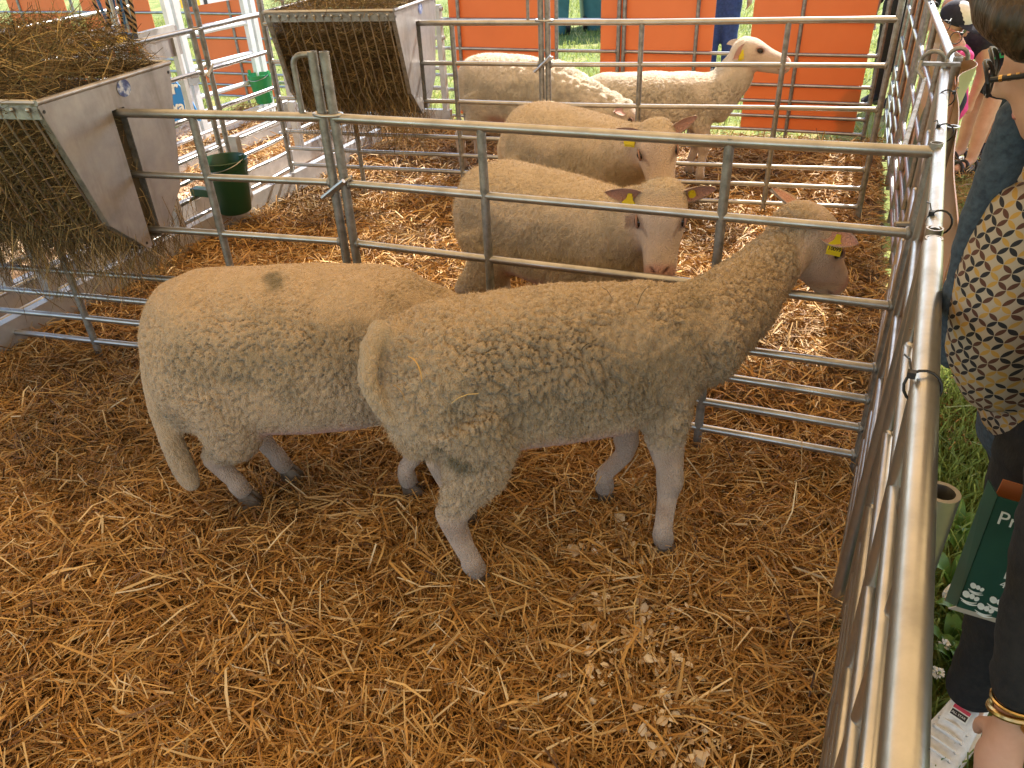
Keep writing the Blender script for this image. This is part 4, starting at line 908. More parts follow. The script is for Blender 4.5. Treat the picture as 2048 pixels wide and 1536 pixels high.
# ================================================================ PEOPLE
skinm = noisy('skin', [(.35, (.50, .27, .18)), (.65, (.60, .35, .25))], 14, .55); bsdf(skinm).inputs['Subsurface Weight'].default_value = .08; bsdf(skinm).inputs['Subsurface Radius'].default_value = (.02, .008, .004)
lipm = mat('lips', (.42, .15, .12), .5); eyew = mat('eye_white', (.75, .73, .70), .25)
hairb = mat('brown_hair', (.030, .016, .009), .42)
_w = N(hairb, 'ShaderNodeTexNoise'); _mp = N(hairb, 'ShaderNodeMapping'); _t = N(hairb, 'ShaderNodeTexCoord'); _mp.inputs['Scale'].default_value = (160, 160, 7)
L(hairb, _t.outputs['Object'], _mp.inputs[0]); L(hairb, _mp.outputs[0], _w.inputs['Vector']); _w.inputs['Scale'].default_value = 1.0
L(hairb, ramp(hairb, _w.outputs['Fac'], [(.35, (.012, .007, .004)), (.6, (.045, .024, .012)), (.75, (.085, .048, .026))]), bsdf(hairb).inputs['Base Color']); bump(hairb, _w.outputs['Fac'], .6, .01)
def cloth(name, c0, c1, scale=120, rough=.9, b=.25): return noisy(name, [(.35, c0), (.65, c1)], scale, rough, 0, b, scale * 1.5)
denim = cloth('dark_denim', (.022, .035, .055), (.05, .075, .105), 90); blackc = cloth('black_cloth', (.006, .006, .007), (.014, .013, .013), 60)
denim2 = cloth('denim_skirt', (.028, .045, .075), (.06, .09, .13), 70); jeansb = cloth('blue_jeans', (.03, .05, .16), (.05, .08, .24), 40)
pinkc = cloth('pink_cloth', (.60, .04, .20), (.72, .07, .27), 40); greenc = cloth('green_cloth', (.01, .28, .13), (.02, .36, .18), 40); navyc = cloth('navy_cloth', (.012, .012, .026), (.022, .022, .04), 40)
redsh = cloth('red_shoe', (.45, .02, .05), (.6, .05, .09), 50, .6); whitec = cloth('white_canvas', (.66, .65, .62), (.78, .77, .75), 80); capw = cloth('cap_white', (.70, .66, .62), (.78, .75, .72), 60)
gold = mat('gold', (.55, .38, .16), .25, 1.0); lensm = mat('dark_lens', (.02, .014, .012), .05); pinkp = mat('pink_frame', (.65, .25, .25), .35)
# patterned blouse: lattice of petals
blouse = mat('petal_print_blouse', (.7, .65, .55), .85)
def M_(op, a, b=None, c=None):
    n = N(blouse, 'ShaderNodeMath'); n.operation = op
    for i, v in enumerate((a, b, c)):
        if v is None: continue
        if isinstance(v, (int, float)): n.inputs[i].default_value = v
        else: L(blouse, v, n.inputs[i])
    return n.outputs[0]
_tc = N(blouse, 'ShaderNodeTexCoord'); _sp = N(blouse, 'ShaderNodeSeparateXYZ'); L(blouse, _tc.outputs['Object'], _sp.inputs[0])
_h = M_('ADD', M_('MULTIPLY', _sp.outputs[0], -.62), M_('MULTIPLY', _sp.outputs[1], .78)); _v = _sp.outputs[2]
SC = 1 / .0185
_u = M_('MULTIPLY', M_('ADD', M_('MULTIPLY', _h, .74), M_('MULTIPLY', _v, .67)), SC); _q = M_('MULTIPLY', M_('ADD', M_('MULTIPLY', _h, -.67), M_('MULTIPLY', _v, .74)), SC)
_fu, _fq = M_('FLOOR', _u), M_('FLOOR', _q); _ru, _rq = M_('ROUND', _u), M_('ROUND', _q); _cu, _cq = M_('SUBTRACT', _u, _fu), M_('SUBTRACT', _q, _fq)
cnt = None
for i in (0, 1):
    for j in (0, 1):
        d_ = M_('SQRT', M_('ADD', M_('POWER', M_('ABSOLUTE', M_('SUBTRACT', _cu, i)), 2.0), M_('POWER', M_('ABSOLUTE', M_('SUBTRACT', _cq, j)), 2.0)))
        s_ = M_('LESS_THAN', d_, .69); cnt = s_ if cnt is None else M_('ADD', cnt, s_)
pet = M_('GREATER_THAN', cnt, 1.5)
vert = M_('LESS_THAN', M_('ABSOLUTE', M_('SUBTRACT', _cu, .5)), M_('ABSOLUTE', M_('SUBTRACT', _cq, .5)))
idx_u = M_('ADD', M_('MULTIPLY', vert, M_('ADD', _fu, .5)), M_('MULTIPLY', M_('SUBTRACT', 1.0, vert), _ru)); idx_q = M_('ADD', M_('MULTIPLY', vert, _rq), M_('MULTIPLY', M_('SUBTRACT', 1.0, vert), M_('ADD', _fq, .5)))
_cb = N(blouse, 'ShaderNodeCombineXYZ'); L(blouse, idx_u, _cb.inputs[0]); L(blouse, idx_q, _cb.inputs[1]); _wn = N(blouse, 'ShaderNodeTexWhiteNoise'); _wn.noise_dimensions = '3D'; L(blouse, _cb.outputs[0], _wn.inputs['Vector'])
_rp = N(blouse, 'ShaderNodeValToRGB'); _rp.color_ramp.interpolation = 'CONSTANT'; _e = _rp.color_ramp.elements; _e.new(.5); _e.new(.75)
for k_, (p_, c_) in enumerate(((0, (.012, .012, .016)), (.38, (.075, .028, .016)), (.70, (.38, .22, .05)))): _e[k_].position = p_; _e[k_].color = (*c_, 1)
_e[3].position = 1.0; _e[3].color = (.38, .22, .05, 1); L(blouse, _wn.outputs['Value'], _rp.inputs[0])
_mx = N(blouse, 'ShaderNodeMix'); _mx.data_type = 'RGBA'; L(blouse, pet, _mx.inputs[0]); _mx.inputs[6].default_value = (.34, .285, .22, 1); L(blouse, _rp.outputs[0], _mx.inputs[7]); L(blouse, _mx.outputs[2], bsdf(blouse).inputs['Base Color'])

def shape(parent, name, m, chains, vox=.009, ells=(), it=8, wrinkle=0.0, label=None):
    mb_ = MB()
    for ch in chains:
        pts = [np.asarray(p, float) for p, _ in ch]; rs = [r_ for _, r_ in ch]; tube(pts, rs, 14, True, mb_)
        for p, r_ in ((pts[0], rs[0]), (pts[-1], rs[-1])): ell(p, r_, r_, r_, None, mb_, 12, 8)
    for e in ells: ell(*e, mb=mb_)
    V, Q = remesh(mb_, vox); V = lap(V, edges_of(Q), it, np.full(len(V), .5))
    if wrinkle: V = V + vnormals(V, Q) * ((fbm(V * [14, 14, 26], 5, 3) - .5) * wrinkle)[:, None]
    o = fast_mesh(name, V, Q, m, parent=parent, smooth=True)
    if label: o['label'] = label
    return o
def hand_chains(wr, d, n, s, L_=.17, curl=.5, thumb=1):
    """wrist point, direction of fingers, palm normal (towards palm), side of thumb"""
    d = nrm(d); n = nrm(np.asarray(n, float) - d * (np.asarray(n, float) @ d)); sd = np.cross(n, d) * thumb; k = L_ / .18; out = []
    out.append([(wr - d * .01, .024 * k), (wr + d * .045 * k, .030 * k), (wr + d * .085 * k, .032 * k)])
    for i, (o_, ln) in enumerate(((.030, .072), (.010, .082), (-.010, .076), (-.030, .060))):
        b = wr + d * .088 * k + sd * o_ * k; p = [b - d * .02 * k, b]; a = 0
        for f in (.45, .32, .23):
            a += curl * .75; b = b + (d * math.cos(a) + n * math.sin(a)) * ln * f * k; p.append(b)
        out.append([(q, r_ * k) for q, r_ in zip(p, (.0105, .0100, .0092, .0085, .0075))])
    tb = wr + d * .025 * k + sd * .024 * k; td = nrm(d * .6 + sd * .75 + n * .25)
    out.append([(tb, .0135 * k), (tb + td * .035 * k, .0115 * k), (tb + td * .035 * k + nrm(d * .85 + sd * .3 + n * .4) * .030 * k, .0095 * k)])
    return out
def head_parts(t, c, fwd, up, k=1.0):
    """chains/ellipsoids for a skin head; c = centre of the skull"""
    f = nrm(fwd); u = nrm(np.asarray(up, float) - f * (np.asarray(up, float) @ f)); s = np.cross(u, f); ax = [f, s, u]; c = np.asarray(c, float)
    es = [(c + u * .015 * k, .098 * k, .078 * k, .105 * k, ax), (c + (f * .025 - u * .055) * k, .068 * k, .058 * k, .075 * k, ax), (c + (f * .055 - u * .095) * k, .03 * k, .032 * k, .024 * k, ax)]
    ch = [[(c + (f * .090 + u * .005) * k, .010 * k), (c + (f * .106 - u * .030) * k, .013 * k)], [(c + (f * .092 - u * .032) * k + s * .010 * k, .009 * k), (c + (f * .092 - u * .032) * k - s * .010 * k, .009 * k)]]
    for sg in (-1, 1): es.append((c + (s * sg * .078 - f * .008 - u * .02) * k, .018 * k, .008 * k, .030 * k, ax))
    def finish():
        for sg in (-1, 1):
            e_ = part('eye', ell(c + (f * .070 + s * sg * .030 + u * .004) * k, .011 * k, .014 * k, .010 * k, ax, nu=10, nv=7), eyew, t); part('iris', ell(c + (f * .0785 + s * sg * .030 + u * .004) * k, .004 * k, .0055 * k, .0055 * k, ax, nu=8, nv=6), eyem, e_)
        part('mouth', ell(c + (f * .083 - u * .068) * k, .008 * k, .022 * k, .007 * k, ax, nu=10, nv=6), lipm, t)
    return ch, es, ax, finish

# --- woman in the petal-print blouse
tA = thing('person', (.97, 1.10, 0), 'woman in petal-print blouse, denim jacket and black trousers leaning on the outer fence', 'person')
hc = np.array([.800, 1.10, 1.462]); fA = np.array([-.78, .55, -.30]); uA = np.array([-.25, .05, 1.0])
hch, hes, axA, fin = head_parts(tA, hc, fA, uA)
lw = np.array([1.0, .93, .98]); 
shape(tA, 'body', skinm, hch + [[((.90, 1.12, 1.33), .055), ((.80, 1.105, 1.42), .05)], [((.93, 1.12, 1.28), .08), ((.93, 1.13, 1.10), .085)], [((.94, 1.13, 1.08), .08), ((.99, 1.09, .82), .07), ((.985, 1.06, .48), .05), ((.975, 1.06, .22), .038), ((.985, 1.045, .09), .034), ((.945, 1.01, .05), .03)], [((.94, 1.13, 1.08), .08), ((1.02, 1.22, .8), .07), ((1.14, 1.27, .5), .05), ((1.22, 1.28, .22), .038), ((1.27, 1.28, .08), .034)]], .007, hes, 6); fin()
shape(tA, 'hair', hairb, [[(hc + (.035, .0, .03), .105), (hc + (.07, -.01, -.06), .09), (hc + (.10, -.02, -.15), .075)], [(DY(2025, -60, 1.08), .055), (DY(2015, 20, 1.04), .040), (DY(2030, 45, 1.02), .034), (DY(2062, 85, 1.01), .026)], [(hc + (.02, -.055, .04), .055), (hc + (.055, -.075, -.02), .040), (hc + (.095, -.08, -.13), .035)]], .008, [(hc + np.array([.015, 0, .045]), .108, .092, .095, axA)], 6, .012)
shape(tA, 'blouse', blouse, [[((.985, 1.155, .86), .125), ((.955, 1.14, 1.0), .118), ((.94, 1.125, 1.15), .125), ((.93, 1.12, 1.26), .10)], [((.93, .98, 1.25), .07), ((.93, 1.26, 1.25), .07)], [(DY(2040, 430, 1.13), .055), (DY(1995, 560, 1.12), .065), (DY(1975, 690, 1.12), .066), (DY(1985, 760, 1.12), .06)]], .009, (), 14, .012)
shape(tA, 'denim_jacket', denim, [[((1.03, 1.16, .80), .145), ((1.02, 1.15, 1.0), .135), ((1.0, 1.13, 1.2), .135), ((.97, 1.12, 1.29), .09)], [(DY(2040, 235, 1.16), .036), (DY(1992, 350, 1.17), .032), (DY(1948, 470, 1.17), .030), (DY(1918, 600, 1.16), .028), (DY(1902, 715, 1.15), .025)], [((.97, 1.27, 1.27), .07), ((1.04, 1.36, 1.08), .06), ((1.03, 1.38, .88), .05)], [((1.0, .97, 1.27), .065), ((1.10, .93, 1.08), .058), ((1.06, .93, .95), .05)]], .009, (), 8, .018)
shape(tA, 'trousers', blackc, [[((1.0, 1.10, .86), .12), ((.985, 1.075, .66), .10), ((.985, 1.06, .48), .078), ((.985, 1.05, .30), .062), ((.985, 1.05, .16), .056)], [((1.02, 1.24, .86), .11), ((1.14, 1.27, .5), .078), ((1.25, 1.28, .16), .056)]], .01, (), 8, .014)
def shoe(t, ank, toe, m, sole, name='shoe', L_=.26, h=.085, open_top=True, label=None):
    ank = np.asarray(ank, float); d = nrm(np.array([toe[0], toe[1], 0])); s = np.cross(ZUP, d); h0 = ank - d * .06 - ZUP * ank[2]
    secs = [(h0 + d * (L_ * f) + ZUP * (.018 + hh * .5), s * w_, ZUP * hh * .5, 1.0) for f, w_, hh in ((0, .022, .05), (.05, .034, h), (.2, .038, h), (.36, .040, h * .93), (.55, .046, h * .66), (.75, .049, h * .52), (.9, .042, h * .42), (1.0, .018, h * .25))]
    o = part(name, loft(secs, 18, ex=2.6), m, t)
    part('sole', loft([(h0 + d * (L_ * .5) + ZUP * z, s * .049 * q, d * L_ * .525 * q, 1.0) for z, q in ((.0, .98), (.004, 1.0), (.02, 1.0), (.024, .97))], 28, ex=2.7), sole, o)
    return o, h0, d, s
sh, h0, d_, s_ = shoe(tA, (.985, 1.045, 0), (-.78, -.62), whitec, whitec, label='white canvas sneaker'); sh['label'] = 'white canvas sneaker with a red and white tongue label'
part('tongue', loft([(h0 + d_ * x + ZUP * z, s_ * .028, (ZUP * .6 - d_ * .2) * .006, 1) for x, z in ((.145, .078), (.115, .105), (.085, .125))], 12, ex=4), whitec, sh)
lab = h0 + d_ * .108 + ZUP * .1165; lu = nrm(d_ * -.75 + ZUP * .62); ln_ = nrm(np.cross(s_, lu)); ln_ = ln_ if ln_[2] > 0 else -ln_
part('tongue_label', box(lab + ln_ * .004, .019, .014, .0012, [s_, lu, ln_]), whitep, sh, False); part('label_band', box(lab + lu * .009 + ln_ * .0055, .0175, .004, .0008, [s_, lu, ln_]), redsh, sh, False); part('label_band', box(lab - lu * .004 + ln_ * .0055, .0165, .0065, .0008, [s_, lu, ln_]), blackp, sh, False)
text_mesh('ALL STAR', .0068, whitep, sh, lab - lu * .0065 - s_ * .015 + ln_ * .0068, s_, lu, ext=.0002)
for k_ in range(4):
    for sg in (-1, 1): part('eyelet', tube([h0 + d_ * (.125 + .022 * k_) + s_ * sg * .028 + ZUP * (.088 - .009 * k_), h0 + d_ * (.125 + .022 * k_) + s_ * sg * .030 + ZUP * (.092 - .009 * k_)], .0045, 8), alum, sh)
    part('lace', tube([h0 + d_ * (.125 + .022 * k_) + s_ * -.028 + ZUP * (.092 - .009 * k_), h0 + d_ * (.13 + .022 * k_) + ZUP * (.101 - .010 * k_), h0 + d_ * (.125 + .022 * k_) + s_ * .028 + ZUP * (.092 - .009 * k_)], .0035, 6), whitec, sh)
shoe(tA, (1.27, 1.28, 0), (-.5, .85), whitec, whitec)
gl_ = thing('glasses', hc + axA[0] * .1, 'black rimmed glasses with a striped temple on the woman in petal-print blouse', 'glasses')
for sg in (-1, 1):
    c_ = hc + axA[0] * .112 + axA[1] * sg * .034 + axA[2] * .0
    part('rim', tube([c_ + axA[1] * .029 * math.cos(q) + axA[2] * .024 * math.sin(q) + axA[0] * (.004 - .006 * abs(math.cos(q))) for q in np.linspace(0, 2 * math.pi, 19)], .0028, 6, cap=False), blackp, gl_)
    a_ = c_ + axA[1] * sg * .034 + axA[2] * .006 - axA[0] * .006; b_ = hc + axA[1] * sg * .083 - axA[0] * .02 + axA[2] * .0
    tm = part('temple', tube([a_, a_ * .5 + b_ * .5 + axA[1] * sg * .004, b_], .0038, 8), blackp, gl_)
    for f_ in (.08, .16, .24): part('stripe', tube([a_ + (b_ - a_) * f_, a_ + (b_ - a_) * (f_ + .035)], .0048, 8), gold, tm)
part('bridge', tube([hc + axA[0] * .114 + axA[1] * .008 + axA[2] * .006, hc + axA[0] * .117 + axA[2] * .009, hc + axA[0] * .114 - axA[1] * .008 + axA[2] * .006], .0025, 6), blackp, gl_)

# --- visitor in black, arm hanging by the fence
el = DY(2150, 900, .82); wr = DY(2026, 1435, .715); tB = thing('person', (1.03, .66, 0), 'visitor in a black jacket with a gold watch, arm hanging beside the green carrier', 'person')
hd_ = nrm(wr - el); bx_ = np.array([1.02, .70, 0])
hcB = bx_ + np.array([-.02, 0, 1.55]); hchB, hesB, axB, finB = head_parts(tB, hcB, (-.95, .2, -.1), (0, 0, 1))
shape(tB, 'body', skinm, hchB + [[(bx_ + (0, 0, 1.36), .055), (bx_ + (-.01, 0, 1.46), .05)], [(bx_ + (0, 0, 1.3), .09), (bx_ + (0, 0, 1.1), .09)], [(bx_ + (0, .06, 1.3), .05), (el, .042), ((el + wr) / 2, .039), (wr, .028)], [(bx_ + (.02, -.1, .25), .045), (bx_ + (.02, -.1, .07), .035)], [(bx_ + (.02, .08, .25), .045), (bx_ + (.02, .08, .07), .035)], [(el * .1 + wr * .9, .029), (wr, .0275)]] + hand_chains(wr + hd_ * .01, hd_ + np.array([-.1, 0, 0]), (.9, .3, .2), 1, .185, .35, 1), .006, hesB, 5); finB()
shape(tB, 'jacket', blackc, [[(bx_ + (.02, -.02, .82), .16), (bx_ + (.02, 0, 1.1), .15), (bx_ + (.01, 0, 1.3), .13)], [(bx_ + (0, -.15, 1.32), .075), (bx_ + (0, .12, 1.32), .075)], [(bx_ + (-.0, .12, 1.30), .07), (el, .058), ((el * .5 + wr * .5), .050), (el * .13 + wr * .87, .042)], [(bx_ + (0, -.15, 1.3), .07), (bx_ + (.05, -.24, 1.0), .055), (bx_ + (-.05, -.2, .8), .05)]], .009, (), 6, .016)
shape(tB, 'trousers', blackc, [[(bx_ + (.02, .08, .85), .11), (bx_ + (.02, .08, .15), .06)], [(bx_ + (.02, -.1, .85), .11), (bx_ + (.02, -.1, .15), .06)]], .012, (), 6, .012)
shape(tB, 'hair', hairb, [[(hcB + (.03, 0, .03), .1), (hcB + (.06, 0, -.08), .08)]], .012, [(hcB + np.array([.01, 0, .045]), .106, .088, .09, axB)], 6, .01)
for yy in (-.1, .08): shoe(tB, bx_ + np.array([.03, yy, 0]), (-1, .1), blackc, blackp)
wc_ = el * .07 + wr * .93; t_, n_, b_ = frame(hd_)
tw = thing('wristwatch', wc_, 'gold wristwatch and bangle on the wrist of the visitor in black', 'watch')
for o_, tl in ((.0, 0), (.018, .25)):
    part('band', tube([wc_ + hd_ * o_ + (n_ * math.cos(q) + b_ * math.sin(q)) * .0335 + hd_ * tl * .03 * math.cos(q) for q in np.linspace(0, 2 * math.pi, 25)], .0036 if o_ == 0 else .0055, 8, cap=False), gold, tw)
part('case', tube([wc_ + hd_ * .018 - n_ * .034 , wc_ + hd_ * .018 - n_ * .044], .013, 16), gold, tw)

# --- green carrier
TL, BL = DY(1995, 993, .955), DY(1913, 1213, .955); TR = TL + np.array([.155, -.03, -.045]); BR = BL + (TR - TL); dd = np.array([.010, .030, -.040]); inn = nrm(np.cross(TR - TL, BL - TL)); inn = inn if inn[1] < 0 else -inn
ctn = noisy('carton', [(.4, (.55, .47, .38)), (.6, (.62, .54, .45))], 20, .8)
tg = thing('green_carrier', (BL + BR) / 2, 'dark green printed paper carrier with pale base held beside the black sleeve', 'carrier')
w0, h1 = TR - TL, BL - TL
part('front_panel', prism([TL, TR, BR, BL], -inn * .002), darkgreen, tg, False)
part('base', prism([BL, BR, BR + dd, BL + dd], -inn * .002), ctn, tg, False)
part('back_panel', prism([TL - inn * .045 + w0 * .15 - h1 * .03, TR - inn * .045 - h1 * .03, BR + dd - inn * .02, BL + dd - inn * .02], -inn * .002), orange, tg, False)
part('side_panel', prism([TL, BL, BL + dd - inn * .02, TL - inn * .045], w0 * .012), darkgreen, tg, False)
wu, hu_ = nrm(w0), -nrm(h1)
part('handle', tube([TL + w0 * .45, (TL + w0 * .6) * .5 + el * .5 + ZUP * .02, el + ZUP * .055, (TL + w0 * .9) * .5 + el * .5 + ZUP * .02, TL + w0 * .95], .004, 8), darkgreen, tg)
text_mesh('ProAgria', .040, whitep, tg, TL + h1 * .20 + w0 * .07 + inn * .0015, wu, hu_, ext=.0003)
text_mesh('FARMARI', .052, whitep, tg, TL + h1 * .62 + w0 * .35 + inn * .0015, wu, hu_, ext=.0003, bold=.0018)
text_mesh('4.-', .022, whitep, tg, TL + h1 * .71 + w0 * .35 + inn * .0015, wu, hu_, ext=.0003)
mbk = MB()
for x_, y_, s__ in ((.13, .80, .028), (.10, .90, .034), (.40, .88, .034), (.70, .86, .03), (.30, .97, .034), (.58, .97, .034)): clover(TL + h1 * y_ + w0 * x_ + inn * .0015, wu, hu_, s__, mbk)
part('clover_print', mbk, whitep, tg, False)

# --- child in cap outside the fence
cf = np.array([2.70, 4.80, 0]); hC = DY(1908, 45, 4.78); tC = thing('person', cf, 'child in navy and white cap, pink top and red shoes behind the peach banner', 'person')
kC = .92; fC = np.array([.50, -.75, -.35]); hchC, hesC, axC, finC = head_parts(tC, hC, fC, (-.2, -.2, 1), kC)
shC = hC + np.array([.10, .07, -.19])
shape(tC, 'body', skinm, hchC + [[(hC + (.03, .02, -.08), .04), (shC + (0, 0, .04), .045)], [(shC, .07), (shC + (.02, .02, -.15), .075)], [(shC + (-.02, -.09, 0), .036), (shC + (-.05, -.13, -.14), .028), (shC + (-.12, -.15, -.2), .022)], [(cf + (.02, .05, .38), .055), (cf + (.0, .05, .2), .04), (cf + (.0, .05, .05), .03)], [(cf + (.0, -.06, .38), .055), (cf + (-.01, -.06, .2), .04), (cf + (-.01, -.06, .05), .03)]], .009, hesC, 5); finC()
shape(tC, 'top', pinkc, [[(shC + (0, 0, -.02), .095), (shC + (.02, .02, -.16), .10), (shC + (.03, .0, -.30), .11)], [(shC + (0, -.10, 0), .05), (shC + (-.03, -.13, -.07), .045)], [(shC + (.03, .10, 0), .05), (shC + (.03, .13, -.08), .045)]], .01, (), 6, .014)
shape(tC, 'shorts', navyc, [[(cf + (.02, .0, .52), .11), (cf + (.02, .05, .38), .075)], [(cf + (.02, .0, .5), .10), (cf + (.0, -.06, .38), .075)]], .011, (), 6, .01)
for yy in (.05, -.06): shoe(tC, cf + np.array([0, yy, 0]), (-.9, -.35), redsh, redsh, L_=.19, h=.07)
cap = thing('cap', hC + axC[2] * .05, 'navy and white peaked cap with a printed mark on the child', 'cap')
mbc = MB(); ell(hC + axC[2] * .042 * kC, .106 * kC, .088 * kC, .092 * kC, axC, mbc, 20, 12); Vc = mbc.V(); zz_ = (Vc - hC) @ axC[2]; Vc = Vc + axC[2] * np.maximum(0, .03 - zz_)[:, None]; mbc.v = [Vc]
part('crown', mbc, navyc, cap)
mbf = MB(); ell(hC + (axC[2] * .052 + axC[0] * .02) * kC, .093 * kC, .068 * kC, .088 * kC, axC, mbf, 20, 12); Vc = mbf.V(); zz_ = (Vc - hC) @ axC[2]; Vc = Vc + axC[2] * np.maximum(0, .036 - zz_)[:, None]; mbf.v = [Vc]; part('front_panel', mbf, capw, cap)
part('brim', loft([(hC + (axC[0] * x + axC[2] * z) * kC, axC[1] * w_ * kC, axC[2] * .004, 1) for x, z, w_ in ((.07, .045, .075), (.11, .046, .074), (.145, .040, .062), (.17, .030, .035), (.178, .026, .012))], 16), navyc, cap)
text_mesh('SeE', .034, blackp, cap, hC + (axC[0] * .115 + axC[2] * .085 + axC[1] * .03) * kC, -axC[1], nrm(axC[2] - axC[0] * .25), ext=.0003)
sgl = thing('sunglasses', hC + axC[0] * .1, 'round dark sunglasses with pink frame on the child in cap', 'sunglasses')
for sg in (-1, 1):
    c_ = hC + (axC[0] * .10 + axC[1] * sg * .033 + axC[2] * .004) * kC
    part('lens', ell(c_, .005, .026, .023, axC, nu=16, nv=8), lensm, sgl); part('rim', tube([c_ + axC[1] * .028 * math.cos(q) + axC[2] * .025 * math.sin(q) for q in np.linspace(0, 2 * math.pi, 17)], .004, 6, cap=False), pinkp, sgl)
    part('temple', tube([c_ + axC[1] * sg * .030, hC + axC[1] * sg * .078 * kC - axC[0] * .01], .003, 6), pinkp, sgl)

# --- bending visitor in navy and green shirt
gf = np.array([3.12, 5.12, 0]); tG = thing('person', gf, 'bending visitor in navy and green shirt with black sandals, hand on knee', 'person')
shG = DY(1958, 70, 4.95); hipG = gf + np.array([.16, .1, .78]); hG = shG + np.array([-.20, -.06, .05]); hnd = DY(1945, 195, 4.98); elG = DY(1966, 145, 4.93)
hG = shG + np.array([-.10, .12, .12]); hchG, hesG, axG, finG = head_parts(tG, hG, (-.8, -.3, -.4), (-.3, 0, .9))
shape(tG, 'body', skinm, hchG + [[(shG, .07), (hipG, .09)], [(hG - np.array([-.03, 0, .05]), .045), (shG, .05)], [(shG + (.0, -.06, -.02), .05), (elG, .038), (hnd, .026)], [(hipG, .08), (gf + (.03, -.08, .45), .055), (gf + (.01, -.08, .28), .05), (gf + (0, -.08, .07), .034), (gf + (-.10, -.12, .03), .03)], [(hipG, .08), (gf + (.06, .12, .45), .055), (gf + (.04, .12, .28), .05), (gf + (.03, .12, .07), .034), (gf + (-.08, .08, .03), .03)]] + hand_chains(hnd, nrm(hnd - elG), (-.3, .5, -.2), 1, .17, .55, -1), .009, hesG, 5); finG()
shape(tG, 'shirt', navyc, [[(shG + (0, 0, 0), .12), ((shG + hipG) / 2, .13)], [(shG + (0, -.05, .0), .085), (shG * .6 + elG * .4, .058)]], .011, (), 6, .016)
shape(tG, 'shirt_back', greenc, [[((shG * .55 + hipG * .45) + np.array([.02, -.02, .01]), .135), (hipG + (0, 0, .06), .135)]], .011, (), 6, .014, 'bright green back of the shirt')
shape(tG, 'shorts', navyc, [[(hipG + (0, 0, .0), .13), (gf + (.05, -.07, .52), .085)], [(hipG, .12), (gf + (.08, .11, .52), .085)]], .012, (), 6, .012)
shape(tG, 'hair', hairb, [], .012, [(hG + np.array([.01, 0, .035]), .105, .088, .09, axG)], 6, .01)
for yy, xx in ((-.08, 0), (.12, .03)):
    a_ = gf + np.array([xx, yy, 0]); d_ = nrm(np.array([-.93, -.36, 0])); s_ = np.cross(ZUP, d_)
    so_ = part('sandal', loft([(a_ + d_ * .05 + ZUP * z, s_ * .047, d_ * .13, 1) for z in (.0, .022)], 24, ex=2.6), blackp, tG)
    for x_ in (.11, .06, -.02): part('strap', tube([a_ + d_ * x_ + (s_ * math.cos(q) * .044 + ZUP * (.02 + .055 * math.sin(q))) for q in np.linspace(0, math.pi, 9)], .011, 8), blackp, so_)
# --- woman in denim skirt
df = np.array([3.42, 5.32, 0]); tD = thing('person', df, 'visitor in knee-length denim skirt with bare legs beside the bending visitor', 'person')
hD = df + np.array([-.02, 0, 1.58]); hchD, hesD, axD, finD = head_parts(tD, hD, (-.8, -.4, -.2), (0, 0, 1))
shape(tD, 'body', skinm, hchD + [[(hD - np.array([0, 0, .08]), .05), (df + (0, 0, 1.38), .06), (df + (0, 0, 1.1), .10)], [(df + (0, -.08, .6), .07), (df + (-.01, -.08, .28), .052), (df + (0, -.08, .06), .034), (df + (-.1, -.12, .03), .03)], [(df + (0, .09, .6), .07), (df + (0, .09, .28), .052), (df + (0, .09, .06), .034), (df + (-.1, .06, .03), .03)], [(df + (0, -.18, 1.34), .045), (df + (.02, -.24, 1.08), .036), (df + (-.1, -.2, .9), .028)]] + hand_chains(df + np.array([-.1, -.2, .9]), (-.8, .3, -.3), (0, .3, -1), 1, .17, .5), .011, hesD, 5); finD()
shape(tD, 'skirt', denim2, [[(df + (0, 0, .92), .135), (df + (0, 0, .7), .165), (df + (0, 0, .50), .18)], [(df + (0, -.09, .55), .11), (df + (-.02, -.10, .42), .115)], [(df + (0, .09, .55), .11), (df + (0, .09, .42), .115)]], .012, (), 8, .012)
shape(tD, 'top', blackc, [[(df + (0, 0, .98), .13), (df + (0, 0, 1.28), .13)], [(df + (0, -.17, 1.34), .065), (df + (0, .17, 1.34), .065)]], .013, (), 6, .012)
shape(tD, 'hair', hairb, [[(hD + (.03, 0, .03), .1), (hD + (.06, 0, -.1), .08)]], .013, [(hD + np.array([.01, 0, .045]), .106, .088, .09, axD)], 6)
for yy in (-.08, .09): shoe(tD, df + np.array([.02, yy, 0]), (-.93, -.36), navyc, blackp, L_=.24, h=.08)
